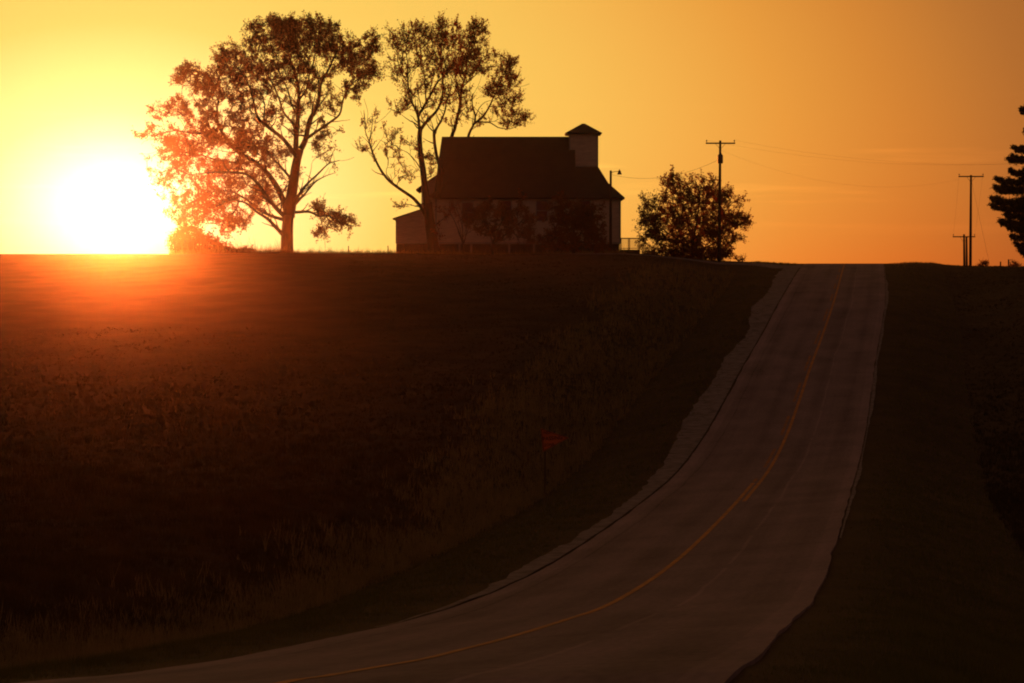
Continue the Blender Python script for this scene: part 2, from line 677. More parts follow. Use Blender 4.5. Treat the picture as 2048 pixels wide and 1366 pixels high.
K0, K1 = 0, len(RP)
cols = np.linspace(-RW / 2, RW / 2, 13)
V, UV = [], []
er = np.random.default_rng(3)
rag = np.convolve(er.normal(0, .03, len(RP) + 8), np.ones(4) / 4, 'same')[:len(RP)]
for k in range(K0, K1):
    for c, v in enumerate(cols):
        vv = v + (rag[k] if c in (0, 12) else 0)
        p = lateral_point(k, vv)
        V.append(p)
        UV.append((RS[k], vv))
n = len(cols)
m_ = K1 - K0
idx = np.arange(n * m_).reshape(m_, n)
Fr = np.stack([idx[:-1, :-1], idx[:-1, 1:], idx[1:, 1:], idx[1:, :-1]], -1).reshape(-1, 4)
# slab sides
V = np.array(V)
b0 = len(V)
low = V.reshape(m_, n, 3)[:, [0, n - 1]].copy()
low[:, :, 2] -= .22
V = np.vstack([V, low.reshape(-1, 3)])
UV = np.array(UV)
UV = np.vstack([UV, UV.reshape(m_, n, 2)[:, [0, n - 1]].reshape(-1, 2)])
li = b0 + np.arange(2 * m_).reshape(m_, 2)
side = np.concatenate([np.stack([idx[:-1, 0], idx[1:, 0], li[1:, 0], li[:-1, 0]], -1),
                       np.stack([idx[:-1, -1], li[:-1, 1], li[1:, 1], idx[1:, -1]], -1)])
road = mesh_np('road', V, np.vstack([Fr, side]), M['road'], uv=UV, smooth=False)
tag(road, kind='structure')


def strip(name, v0, v1, s0, s1, material, dz=.006, gaps=None, wav=0.0, parent=None):
    V, Fc = [], []
    prev = False
    r2 = np.random.default_rng(5)
    for k in range(len(RP)):
        if not (s0 <= RS[k] <= s1) or (gaps and (RS[k] % gaps[1]) > gaps[0]):
            prev = False
            continue
        e = r2.normal(0, wav) if wav else 0
        a, b = lateral_point(k, v0), lateral_point(k, v1 + e)
        V += [(a[0], a[1], a[2] + dz), (b[0], b[1], b[2] + dz)]
        if prev:
            q = len(V)
            Fc.append((q - 4, q - 3, q - 1, q - 2))
        prev = True
    return mesh_np(name, V, Fc, material, parent=parent, base=(0, 0, 0))


def s_at(Yd):
    k = np.argmin(np.abs(RP[:, 1] - Yd) + (RP[:, 0] < -2) * 99)
    return RS[k]


S_END = s_at(84.0)
solid = strip('centre_line', -.19, -.05, S_END - 6, RS[-1], M['paint'])
tag(solid, kind='structure')
l2 = strip('centre_line', .05, .19, 0, s_at(80.5), M['paint'])
tag(l2, kind='structure')
l3 = strip('broken_line', -.20, -.06, 0, S_END - 6, M['paint2'], gaps=(7.5, 12))
tag(l3, kind='structure')

# gravel shoulders: a strip lying on the ground beside the slab, ragged on its outer side
def shoulder(v_in, width, s0, s1, sgn, name, seed):
    r2 = np.random.default_rng(seed)
    ks = [k for k in range(len(RP)) if s0 <= RS[k] <= s1]
    nz = np.convolve(r2.normal(0, 1.6, len(ks) + 14), np.ones(13) / 13, 'same')[:len(ks)]
    nz2 = np.convolve(r2.normal(0, 1, len(ks) + 40), np.ones(25) / 25, 'same')[:len(ks)]
    V = []
    for i, k in enumerate(ks):
        tap = min(1, i / 25, (len(ks) - 1 - i) / 25)
        w = max(.05, (width(RS[k]) + (nz[i] * .12 + nz2[i] * .8) * (1 if sgn < 0 else .3)) * tap)
        for t in (0, .33, .66, 1):
            v = sgn * (v_in + w * t)
            x, y, _ = lateral_point(k, v)
            V.append((x, y, 0))
    V = np.array(V)
    V[:, 2] = bil(ZZ, V[:, 0], V[:, 1]) + .035
    m2 = len(ks)
    id2 = np.arange(4 * m2).reshape(m2, 4)
    Fc = np.stack([id2[:-1, :-1], id2[:-1, 1:], id2[1:, 1:], id2[1:, :-1]], -1).reshape(-1, 4)
    o = mesh_np(name, V, Fc, M['gravel'])
    tag(o, kind='structure')


shoulder(RW / 2 + .09, lambda s: 1.2 if s < s_at(110) else (.45 if s > s_at(85) else .45 + .75 * (s_at(85) - s) / (s_at(85) - s_at(110))), s_at(222), s_at(40), -1, 'gravel_shoulder', 21)
shoulder(RW / 2 + .04, lambda s: .10, s_at(215), s_at(60), 1, 'gravel_shoulder', 22)

# farm driveway leaving the road at the crest
DW = []
pa = np.array([lateral_point(int(np.argmin(np.abs(RP[:, 1] - 212) + (RP[:, 0] < 20) * 99)), -RW / 2)[:2],
               (21.0, 216.), (13., 219.), (2., 223.), (-4, 232)])
pts = catmull(np.c_[pa, np.zeros((5, 2))], 1.0)[:, :2]
tt_ = np.gradient(pts, axis=0)
tt_ /= np.linalg.norm(tt_, axis=1)[:, None]
for i, p in enumerate(pts):
    wd = 1.7 + 2.6 * math.exp(-i / 3.0)
    for t in (-1, -.33, .33, 1):
        q = p + np.array([-tt_[i, 1], tt_[i, 0]]) * wd * t
        DW.append((q[0], q[1], gz(q[0], q[1]) + .05))
id2 = np.arange(len(DW)).reshape(-1, 4)
drv = mesh_np('driveway', DW, np.stack([id2[:-1, :-1], id2[:-1, 1:], id2[1:, 1:], id2[1:, :-1]], -1).reshape(-1, 4), M['gravel'])
tag(drv, kind='structure')


# ------------------------------------------------------------------ grass
def blades(name, X, Y, Hh, Wd, material, per=3, lean=.45, seed=1):
    r2 = np.random.default_rng(seed)
    n = len(X)
    X, Y, Hh, Wd = [np.repeat(a, per) for a in (X, Y, Hh, Wd)]
    n = len(X)
    X = X + r2.normal(0, .05, n) * (1 + Hh)
    Y = Y + r2.normal(0, .05, n) * (1 + Hh)
    Z = bil(ZZ, X, Y) - .02
    h = Hh * r2.uniform(.55, 1.15, n)
    az_ = r2.uniform(0, 2 * np.pi, n)
    ln = r2.uniform(0, lean, n) * h
    fa = r2.uniform(0, np.pi, n) * .6 + .2 * np.pi
    ux, uy = np.cos(fa) * 0 + np.sin(az_ + 1.57), np.cos(az_ + 1.57)
    # keep blades broadly turned so that their width shows
    ux = np.abs(ux) * .7 + .3
    V = np.empty((n, 3, 3))
    V[:, 0] = np.c_[X - ux * Wd / 2, Y - uy * Wd / 2, Z]
    V[:, 1] = np.c_[X + ux * Wd / 2, Y + uy * Wd / 2, Z]
    V[:, 2] = np.c_[X + np.cos(az_) * ln, Y + np.sin(az_) * ln, Z + h]
    o = mesh_np(name, V.reshape(-1, 3), np.arange(3 * n).reshape(-1, 3), material)
    return o


def scatter(n, y0, y1, power=1.0):
    """points in the wedge the camera sees (and a margin), thinner far away"""
    t = rng.uniform(0, 1, n)
    Y = y0 * (y1 / y0)**(t**power)
    X = Y * rng.uniform(-.27, .27, n)
    return X, Y


X, Y = scatter(230000, 15, 240)
d = bil(DD, X, Y)
a = np.abs(d) - RW / 2
X, Y, d, a = [q[a > .03] for q in (X, Y, d, a)]
pat = wob(X * 1.7 + 4, Y * 1.7)
soft = rng.normal(0, .7, len(X))
bandw = 7.2 + 4.0 * sstep(70, 125, Y)
left = d < 0
scale = np.clip(Y / 60, .45, 1.9)
# mown verge
keep = (a < 5.0) & (rng.uniform(0, 1, len(a)) < np.clip(.25 + a * .5 + pat * .4, .1, 1))
o = blades('verge_grass', X[keep], Y[keep], (rng.uniform(.05, .15, keep.sum()) + .02 * scale[keep]) * np.clip(.25 + .5 * a[keep], 0, 1), .018 * scale[keep], M['verge'], seed=11)
tag(o, 'short mown olive grass on the verges along both sides of the road', 'grass', kind='stuff')
# dry tall grass on the far side of the ditch
keep = (a > 5.0) & (a < bandw + 1.2 * pat + soft) & left & (Y < 205)
o = blades('tall_grass', X[keep], Y[keep], rng.gamma(6, .066, keep.sum()) * (.6 + .4 * sstep(45, 90, Y[keep])) * (1 + .4 * np.clip(pat[keep], -1, 1)), .022 * scale[keep], M['dry'], per=4, seed=12)
tag(o, 'tall pale dry grass in a band beyond the ditch left of the road', 'grass', kind='stuff')
# the field
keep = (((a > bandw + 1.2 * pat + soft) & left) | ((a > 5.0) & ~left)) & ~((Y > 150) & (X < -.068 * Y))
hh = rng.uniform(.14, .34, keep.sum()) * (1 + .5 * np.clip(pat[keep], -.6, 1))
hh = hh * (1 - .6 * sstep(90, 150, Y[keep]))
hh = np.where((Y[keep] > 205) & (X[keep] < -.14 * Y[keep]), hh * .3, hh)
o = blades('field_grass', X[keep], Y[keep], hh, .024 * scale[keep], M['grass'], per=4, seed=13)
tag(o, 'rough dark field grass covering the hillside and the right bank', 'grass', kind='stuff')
# ragged grass on the crest
uu = rng.uniform(340, 1250, 5200)
dd_ = rng.uniform(226, 236, 5200)
o = blades('crest_grass', (uu - 1024) / F * dd_, dd_, rng.gamma(2.2, .11, 5200) * (1 + 1.3 * (uu < 575)) + .05, np.full(5200, .04), M['dry'], per=2, lean=.5, seed=14)
tag(o, 'ragged seedy grass along the hilltop between the oak and the barn', 'grass', kind='stuff')


# ------------------------------------------------------------------ trees
def tree(name, label, cat, D, base_px, limbs, clumps, leafmat, seed, group=None, leaf=(.12, .26), nleaf=30, spread=.5, twig_r=.021,
         up=.3, side=.3, tight=.1, thick=1.12, leafdir=None, tipsize=1.0):
    """limbs: (pixel polyline, radius start, radius end, depth slope); clumps: (cx, cy, rx, ry, count)"""
    r2 = random.Random(seed)
    g = np.random.default_rng(seed)
    ppm = F / D
    base = on_ground(base_px, D, .15)
    root = empty(name, base, label, cat, group)
    P, R, DIR = [], [], []
    wood = MB()

    def P3(x, y, dep):
        return at(x, y, D + dep)
    nodes_px, nodes_dep = [], []
    for li, (pl, r0, r1, slope) in enumerate(limbs):
        pl = [tuple(map(float, q)) for q in pl]
        if li:
            r0, r1 = r0 * thick, r1 * thick
        if nodes_px:
            q = np.array(nodes_px)
            k = int(((q - np.array(pl[0]))**2).sum(1).argmin())
            dep0 = nodes_dep[k] if ((q[k] - np.array(pl[0]))**2).sum() < 900 else 0.0
        else:
            dep0 = 0.0
        cp = catmull(np.array([(x, y, 0, 0) for x, y in pl]), 7)[:, :2]
        L = np.r_[0, np.cumsum(np.hypot(*np.diff(cp, axis=0).T))]
        ph = r2.uniform(0, 6)
        deps = dep0 + slope * L / ppm + .25 * np.sin(L / ppm * .9 + ph) * min(1, L[-1] / 200)
        jit = np.cumsum(g.normal(0, .35, (len(cp), 2)), axis=0) * .6
        if li == 0:
            jit *= .3
        jit -= np.outer(np.linspace(0, 1, len(cp)), jit[-1]) + jit[0] * 0
        cp = cp + jit
        pts = [P3(x, y, dd2) for (x, y), dd2 in zip(cp, deps)]
        rr = [r0 + (r1 - r0) * (l / L[-1])**.85 for l in L]
        if li == 0:
            pts[0].z = min(pts[0].z, base.z)
        wood.tube(pts, rr, n=10 if r0 > .2 else 7)
        for i in range(len(cp)):
            nodes_px.append(tuple(cp[i]))
            nodes_dep.append(deps[i])
            P.append(np.array(pts[i]))
            dv = pts[min(i + 1, len(pts) - 1)] - pts[max(i - 1, 0)]
            DIR.append(np.array(dv.normalized()))
            R.append(rr[i])
    # side branches growing off the limbs
    if side:
        nl0 = len(P)
        for i in range(nl0):
            if R[i] > .26 or R[i] < .03 or g.uniform() > side:
                continue
            dv = DIR[i] + g.normal(0, .75, 3)
            dv[2] = dv[2] * .6 + .45
            dv /= np.linalg.norm(dv)
            L = g.uniform(.9, 2.6)
            m = int(L / .35)
            p = P[i].copy()
            pts = [Vector(p)]
            rr = [R[i] * .5]
            for j in range(m):
                dv = dv + g.normal(0, .16, 3) + np.array([0, 0, .08])
                dv /= np.linalg.norm(dv)
                p = p + dv * L / m
                pts.append(Vector(p))
                rr.append(max(R[i] * .5 * (1 - (j + 1) / m * .75), .018))
                q = np.array([1024 + F * p[0] / p[1], HY - F * p[2] / p[1]])
                nodes_px.append(tuple(q))
                nodes_dep.append(p[1] - D)
                P.append(p.copy())
                DIR.append(dv.copy())
                R.append(rr[-1])
            wood.tube(pts, rr, n=5, cap=False)
    wood.build('trunk', M['wood'], root, smooth=True)
    P = np.array(P)
    DIR = np.array(DIR)
    NP_ = np.array(nodes_px)
    ND = np.array(nodes_dep)
    # clump centres
    C = []
    for (cx, cy, rx, ry, cnt) in clumps:
        for _ in range(cnt):
            while True:
                a, b, c = g.uniform(-1, 1, 3)
                if a * a + b * b + c * c < 1:
                    break
            x, y = cx + a * rx, cy + b * ry
            k = ((NP_ - (x, y))**2).sum(1).argmin()
            C.append(np.array(at(x, y, D + ND[k] * .7 + c * .8 * max(rx, ry) / ppm)))
    C = np.array(C)
    d0 = np.array([np.sqrt(((P - c)**2).sum(1)).min() for c in C])
    par = list(range(-1, -1 - 0, -1))
    parent = [-1] * len(P)
    load = {}
    chains = []
    for ci in np.argsort(d0):
        c = C[ci]
        dist = np.sqrt(((P - c)**2).sum(1))
        # favour attachment points lying behind the direction of growth
        back = ((c - P) * DIR).sum(1) / np.maximum(dist, .01)
        k = int((dist * (1.25 - .45 * back)).argmin())
        p0, dv, L = P[k], DIR[k], dist[k]
        if L < .15:
            chains.append((k, [k]))
            continue
        m = max(2, int(L / .45))
        ctrl = p0 + dv * L * .35 + np.array([0, 0, up * L * .3])
        ids = [k]
        newP, newD = [], []
        jz = g.normal(0, .05, (m, 3)) * min(L, 1.5)
        for j in range(1, m + 1):
            t = j / m
            q = (1 - t)**2 * p0 + 2 * t * (1 - t) * ctrl + t * t * c + jz[j - 1] * (0 if j == m else 1)
            newP.append(q)
        prev = p0
        for q in newP:
            v = q - prev
            newD.append(v / max(np.linalg.norm(v), 1e-6))
            prev = q
        st = len(P)
        P = np.vstack([P, newP])
        DIR = np.vstack([DIR, newD])
        R += [0] * m
        parent += [k] + list(range(st, st + m - 1))
        chains.append((k, [k] + list(range(st, st + m))))
    nlimb = len(nodes_px)
    cnt = np.zeros(len(P))
    for _, ids in chains:
        j = ids[-1]
        while j >= nlimb:
            cnt[j] += 1
            j = parent[j]
    tw = MB()
    for k, ids in chains:
        if len(ids) < 2:
            continue
        rad = [twig_r * max(cnt[j], 1)**.45 for j in ids[1:]]
        rad = [rad[0] * 1.1] + rad
        tw.tube([P[j] for j in ids], rad, n=4, cap=False)
    LV = []
    for _, ids in chains:
        c = P[ids[-1]]
        dv = DIR[ids[-1]]
        k = r2.randint(3, 5)
        tips = []
        for _ in range(k):
            v = dv * .6 + g.normal(0, .6, 3) + np.array([0, 0, up])
            if leafdir is not None:
                v = v * .5 + np.array(leafdir) * math.copysign(1, v[0]) * np.array([1, 0, 0]) + np.array([0, 0, leafdir[2]])
            v = v / np.linalg.norm(v) * r2.uniform(.5, 1.2) * spread * 1.3
            e = c + v
            tips.append((c, e))
            tw.tube([c, c + v * .5 + g.normal(0, .03, 3), e], [twig_r, twig_r * .8, twig_r * .4], n=3, cap=False)
        nl = max(3, int(nleaf * r2.uniform(.5, 1.5)))
        for _ in range(nl):
            a_, b_ = tips[r2.randrange(len(tips))]
            t = r2.uniform(.1, 1.1)
            LV.append(a_ + (b_ - a_) * t + g.normal(0, tight, 3))
    tw.build('branches', M['wood'], root)
    LV = np.array(LV)
    n = len(LV)
    sz = g.uniform(leaf[0], leaf[1], n)
    u = g.normal(0, 1, (n, 3))
    if leafdir is not None:
        u = u * .45 + np.array([1.0, 0, 0]) * g.choice([-1, 1], n)[:, None]
    u /= np.linalg.norm(u, axis=1)[:, None]
    w = np.cross(u, g.normal(0, 1, (n, 3)))
    w /= np.linalg.norm(w, axis=1)[:, None]
    u *= sz[:, None]
    w *= (sz * g.uniform(.3, .6, n))[:, None]
    V = np.stack([LV - u * .5, LV + w * .5 - u * .05, LV + u * .5, LV - w * .5 - u * .05], 1).reshape(-1, 3)
    mesh_np('crown', V, np.arange(4 * n).reshape(-1, 4), leafmat, parent=root)
    return root


# the big oak beside the sun
tree('oak_tree', 'large spreading oak with a thick forked trunk in front of the sunset glow', 'tree', 234, 574,
     [([(574, 512), (574, 480), (575, 455), (577, 431)], .66, .52, 0),
      ([(577, 434), (584, 387), (590, 345), (594, 318), (600, 300)], .50, .30, .1),
      ([(592, 310), (592, 277), (596, 237), (598, 190), (592, 150), (580, 118), (568, 79)], .24, .05, .3),
      ([(602, 298), (611, 280), (619, 241), (635, 209), (641, 170), (659, 134), (675, 99)], .24, .05, -.3),
      ([(612, 278), (635, 262), (659, 245), (679, 229), (687, 198), (706, 166), (738, 146)], .13, .03, .5),
      ([(592, 312), (568, 279), (540, 257), (517, 237), (508, 205), (501, 178), (480, 140)], .19, .04, -.6),
      ([(592, 253), (568, 225), (556, 190), (540, 158), (525, 125)], .11, .03, .6),
      ([(540, 257), (528, 236), (530, 210), (515, 175)], .09, .03, .3),
      ([(597, 235), (585, 212), (575, 180), (560, 150), (555, 120)], .08, .03, -.5),
      ([(598, 200), (612, 180), (618, 150), (630, 110), (628, 80)], .09, .03, .2),
      ([(577, 425), (560, 387), (545, 360), (532, 344), (509, 324), (477, 304), (453, 277), (438, 253), (434, 221), (438, 190), (440, 150)], .28, .04, .4),
      ([(477, 304), (450, 285), (420, 270), (385, 268), (350, 262), (310, 270)], .13, .03, -.5),
      ([(509, 324), (480, 325), (440, 322), (400, 310), (360, 305), (320, 300)], .11, .03, .7),
      ([(453, 277), (430, 240), (400, 215), (380, 180)], .08, .02, .6),
      ([(572, 435), (556, 419), (532, 391), (517, 368), (493, 348), (461, 344), (420, 345), (380, 350)], .20, .03, -.5),
      ([(570, 440), (540, 431), (517, 419), (493, 399), (461, 383), (420, 385), (390, 400)], .15, .03, .5),
      ([(570, 474), (558, 460), (548, 450), (532, 436), (513, 424), (493, 407), (462, 400), (435, 412)], .18, .03, -.3),
      ([(584, 360), (564, 336), (544, 316), (525, 300), (505, 270)], .13, .03, .6),
      ([(560, 387), (566, 384), (572, 375), (572, 370)], .08, .07, .2),
      ([(584, 412), (607, 375), (635, 348), (659, 326), (679, 321)], .15, .03, -.4),
      ([(586, 414), (611, 387), (631, 364), (651, 352), (672, 345)], .12, .02, .5),
      ([(582, 425), (600, 424), (619, 423), (639, 431), (659, 431), (687, 447), (708, 452)], .14, .02, -.4),
      ([(639, 431), (645, 448), (643, 466)], .05, .02, .2)],
     [(620, 78, 72, 40, 120), (545, 75, 48, 36, 60), (575, 55, 25, 18, 22), (692, 112, 48, 38, 60), (740, 88, 18, 24, 20), (732, 145, 34, 24, 30), (712, 175, 26, 16, 8),
      (478, 125, 46, 36, 52), (440, 112, 20, 14, 8), (395, 158, 46, 32, 42), (362, 150, 16, 14, 8), (445, 175, 40, 44, 50), (505, 155, 45, 50, 46), (560, 145, 60, 55, 38),
      (620, 150, 50, 40, 26), (590, 120, 40, 30, 22), (340, 220, 40, 26, 22), (390, 235, 50, 32, 26), (420, 225, 20, 60, 20), (500, 230, 50, 40, 22),
      (330, 270, 42, 24, 16), (385, 285, 55, 32, 50), (345, 300, 34, 24, 20), (450, 280, 50, 35, 26), (500, 290, 40, 26, 26), (540, 250, 30, 30, 12),
      (395, 335, 60, 26, 36), (450, 335, 46, 26, 32), (500, 350, 40, 26, 20), (345, 355, 34, 26, 18), (400, 380, 50, 24, 38), (450, 385, 45, 22, 34),
      (520, 395, 30, 26, 30), (360, 410, 34, 26, 26), (425, 420, 50, 22, 34), (480, 435, 24, 22, 20), (380, 445, 36, 20, 24), (450, 450, 30, 16, 14), (550, 330, 24, 26, 10),
      (640, 290, 28, 30, 5), (655, 315, 30, 16, 4), (660, 240, 20, 20, 3), (600, 350, 10, 20, 2),
      (646, 418, 22, 18, 12), (660, 440, 20, 14, 12), (642, 463, 14, 10, 7), (692, 449, 20, 9, 10), (676, 430, 14, 10, 4), (285, 270, 8, 8, 2), (300, 330, 12, 20, 3), (655, 300, 20, 14, 4),
      (560, 200, 60, 50, 24), (600, 230, 60, 40, 12), (520, 290, 60, 46, 30), (645, 200, 50, 44, 18), (470, 245, 60, 55, 34), (545, 380, 36, 34, 12), (640, 262, 36, 30, 8), (700, 190, 30, 24, 8), (560, 290, 30, 30, 8),
      (585, 50, 60, 20, 24), (510, 60, 18, 16, 10)],
     M['leaf'], 101, leaf=(.13, .30), nleaf=80, spread=.68, side=.6, tight=.12, thick=1.25)

# tree standing at the barn's left corner
tree('cottonwood_tree', 'tall many-stemmed tree with a bent bare limb in front of the left barn corner', 'tree', 231, 867,
     [([(868, 514), (865, 480), (861, 455), (858, 430), (855, 405)], .62, .42, 0),
      ([(855, 408), (850, 378), (845, 339), (841, 307), (839, 273), (841, 257)], .33, .20, .1),
      ([(840, 262), (836, 231), (826, 208), (819, 192), (816, 163), (816, 130), (812, 100), (814, 68)], .14, .02, .3),
      ([(837, 232), (852, 205), (863, 187), (876, 163), (893, 147), (904, 132), (912, 100)], .13, .02, -.3),
      ([(841, 260), (854, 242), (874, 220), (882, 202), (886, 174), (882, 120), (885, 60)], .16, .02, .4),
      ([(876, 395), (882, 360), (878, 330), (873, 312), (869, 288), (868, 264)], .17, .13, 0),
      ([(868, 264), (880, 244), (889, 222), (893, 200), (900, 183), (905, 150)], .11, .02, -.4),
      ([(868, 264), (863, 245), (856, 232)], .05, .02, .4),
      ([(863, 395), (872, 385), (877, 378)], .2, .16, 0),
      ([(852, 432), (838, 408), (822, 392), (806, 381), (780, 362), (765, 345), (750, 318), (738, 283)], .17, .08, -.2),
      ([(738, 283), (731, 262), (729, 240), (728, 220)], .05, .02, .3),
      ([(738, 283), (742, 266), (745, 240), (744, 226)], .05, .02, -.4),
      ([(842, 300), (834, 290), (822, 280)], .05, .02, .4),
      ([(845, 345), (830, 320), (815, 305), (800, 298)], .06, .02, -.6),
      ([(852, 405), (830, 412), (812, 408), (800, 418)], .05, .02, .4),
      ([(814, 163), (800, 140), (795, 110), (800, 80)], .06, .02, .6),
      ([(852, 207), (850, 170), (845, 130), (838, 80)], .07, .02, .6)],
     [(800, 100, 22, 40, 26), (820, 75, 24, 24, 20), (845, 90, 26, 36, 34), (866, 70, 16, 24, 14), (884, 75, 10, 34, 24), (885, 50, 8, 12, 5), (805, 150, 24, 24, 22), (815, 190, 16, 26, 14),
      (810, 215, 16, 10, 8), (860, 130, 36, 30, 44), (890, 140, 22, 30, 26), (850, 175, 18, 26, 14), (880, 185, 22, 24, 14), (865, 205, 16, 14, 6), (790, 80, 12, 20, 5),
      (745, 250, 26, 24, 6), (735, 310, 24, 24, 7), (780, 225, 24, 16, 5), (785, 280, 30, 26, 10), (790, 320, 26, 26, 9), (810, 350, 30, 24, 8), (858, 312, 12, 14, 8),
      (862, 340, 10, 20, 6), (845, 235, 16, 16, 4), (800, 415, 12, 8, 3), (825, 300, 16, 26, 5)],
     M['leaf2'], 102, leaf=(.12, .27), side=.5, nleaf=40, spread=.78, up=1.1, tight=.08)

# tree behind the barn
tree('maple_tree', 'leafy tree rising behind the ridge of the barn roof', 'tree', 256, 925,
     [([(926, 520), (926, 470), (925, 420), (924, 360)], .5, .38, 0),
      ([(924, 362), (912, 310), (903, 275), (909, 258), (913, 240), (920, 207), (924, 174), (931, 152), (936, 110), (948, 58)], .26, .03, .3),
      ([(924, 362), (930, 310), (938, 268), (948, 246), (950, 231), (944, 207), (945, 190)], .26, .04, -.2),
      ([(948, 248), (968, 231), (979, 213), (986, 196), (1007, 152), (1018, 120)], .12, .02, .4),
      ([(952, 244), (981, 246), (996, 255), (1020, 258), (1048, 246)], .08, .02, -.4),
      ([(920, 207), (915, 170), (905, 130), (903, 90)], .09, .02, -.5),
      ([(924, 175), (945, 155), (965, 140), (985, 140)], .07, .02, .5),
      ([(950, 236), (958, 218), (970, 205), (985, 200)], .06, .02, .6),
      ([(1000, 168), (1020, 175), (1035, 190)], .05, .02, .3),
      ([(979, 213), (1010, 215), (1035, 225)], .05, .02, -.3)],
     [(908, 80, 26, 34, 26), (948, 70, 20, 26, 32), (960, 60, 12, 14, 8), (925, 115, 30, 36, 46), (955, 110, 26, 30, 26), (930, 145, 24, 24, 30), (968, 135, 30, 18, 18), (990, 115, 14, 12, 5), (1000, 145, 20, 12, 8),
      (1013, 135, 14, 20, 16), (1022, 125, 10, 14, 7), (1000, 170, 26, 18, 26), (1028, 165, 18, 18, 12), (985, 190, 22, 16, 20), (1022, 200, 22, 18, 18), (1010, 225, 28, 14, 14), (1040, 240, 20, 14, 12),
      (1015, 250, 26, 10, 10), (1050, 238, 14, 8, 4), (915, 175, 20, 24, 14), (935, 195, 16, 16, 10), (905, 215, 20, 16, 8), (930, 230, 16, 20, 7), (965, 245, 20, 14, 4), (900, 245, 14, 12, 3)],
     M['leaf2'], 103, leaf=(.13, .28), side=.5, nleaf=50, spread=.78, up=1.1, tight=.08)

# round tree by the road-side pole
tree('round_tree', 'low round bushy tree between the barn deck and the utility pole', 'tree', 226, 1385,
     [([(1386, 526), (1385, 505), (1384, 490)], .22, .17, 0),
      ([(1384, 495), (1378, 460), (1368, 420), (1350, 380), (1342, 355)], .11, .02, .3),
      ([(1384, 492), (1392, 450), (1398, 410), (1402, 370)], .11, .02, -.3),
      ([(1385, 495), (1410, 465), (1440, 435), (1470, 400)], .11, .02, .3),
      ([(1384, 500), (1350, 475), (1320, 455), (1290, 445)], .10, .02, -.4),
      ([(1386, 505), (1420, 490), (1455, 470), (1490, 440)], .10, .02, .3),
      ([(1384, 500), (1360, 465), (1330, 425), (1300, 400)], .09, .02, .5),
      ([(1386, 500), (1410, 500), (1440, 490), (1470, 488)], .07, .02, -.5)],
     [(1345, 372, 24, 20, 24), (1343, 356, 10, 10, 8), (1400, 512, 55, 10, 50), (1335, 508, 44, 8, 36), (1300, 455, 26, 40, 20), (1478, 455, 24, 34, 16), (1440, 512, 20, 8, 12), (1400, 375, 40, 22, 34), (1370, 410, 50, 32, 70), (1430, 400, 44, 26, 44), (1465, 405, 22, 22, 16), (1310, 410, 26, 18, 16), (1290, 400, 12, 8, 4),
      (1330, 445, 44, 26, 60), (1295, 440, 18, 12, 9), (1400, 450, 50, 30, 90), (1460, 440, 30, 22, 34), (1488, 440, 14, 10, 7), (1340, 480, 38, 20, 44), (1305, 475, 14, 14, 8), (1390, 490, 36, 20, 46),
      (1440, 480, 30, 24, 36), (1470, 480, 14, 10, 8), (1420, 505, 34, 14, 22), (1450, 505, 12, 9, 7), (1345, 503, 30, 10, 16)],
     M['leaf2'], 104, leaf=(.12, .28), nleaf=52, spread=.62, tight=.10, up=.5)

# small trees on the lawn before the barn wall
tree('lawn_tree', 'slender small tree with an arching branch before the white barn wall', 'tree', 228, 925,
     [([(927, 516), (926, 500), (926, 485)], .12, .10, 0),
      ([(926, 490), (918, 465), (908, 440), (895, 420), (880, 418)], .06, .02, .3),
      ([(926, 490), (934, 465), (940, 450)], .06, .02, -.3),
      ([(926, 488), (925, 460), (918, 430), (910, 410)], .05, .02, .3)],
     [(885, 425, 16, 14, 6), (915, 420, 22, 18, 10), (940, 440, 20, 18, 9), (880, 460, 14, 20, 4)], M['leaf2'], 105, leaf=(.15, .3), nleaf=18, spread=.45)
tree('fruit_tree', 'bushy dark tree hiding the middle of the barn wall', 'tree', 227, 1010,
     [([(985, 518), (985, 500), (986, 480)], .14, .12, 0),
      ([(986, 485), (975, 455), (965, 430), (960, 410)], .07, .02, .3),
      ([(986, 485), (1000, 450), (1012, 425), (1015, 405)], .07, .02, -.3),
      ([(986, 488), (1015, 465), (1040, 445), (1055, 425)], .07, .02, .3)],
     [(975, 425, 28, 20, 26), (1010, 430, 28, 22, 34), (1045, 435, 22, 22, 18), (955, 445, 24, 18, 20), (1000, 460, 40, 20, 34), (1055, 470, 24, 16, 16), (1040, 400, 8, 14, 4)],
     M['leaf'], 106, leaf=(.16, .34), nleaf=34, spread=.45)
tree('dense_tree', 'broad dark tree hiding the right end of the barn wall', 'tree', 225, 1150,
     [([(1148, 518), (1147, 500), (1146, 480)], .2, .16, 0),
      ([(1146, 485), (1130, 450), (1118, 420), (1110, 405)], .09, .02, .3),
      ([(1146, 485), (1150, 445), (1152, 410)], .09, .02, -.3),
      ([(1147, 488), (1170, 455), (1190, 430)], .09, .02, .3),
      ([(1147, 495), (1120, 480), (1098, 470)], .07, .02, -.3)],
     [(1150, 430, 42, 26, 80), (1110, 425, 20, 24, 24), (1185, 450, 22, 28, 30), (1150, 470, 48, 30, 110), (1105, 480, 24, 20, 24), (1195, 485, 20, 20, 20), (1085, 485, 18, 12, 8), (1190, 415, 14, 12, 6), (1125, 400, 16, 8, 8)],
     M['leaf'], 107, leaf=(.16, .34), nleaf=34, spread=.45)

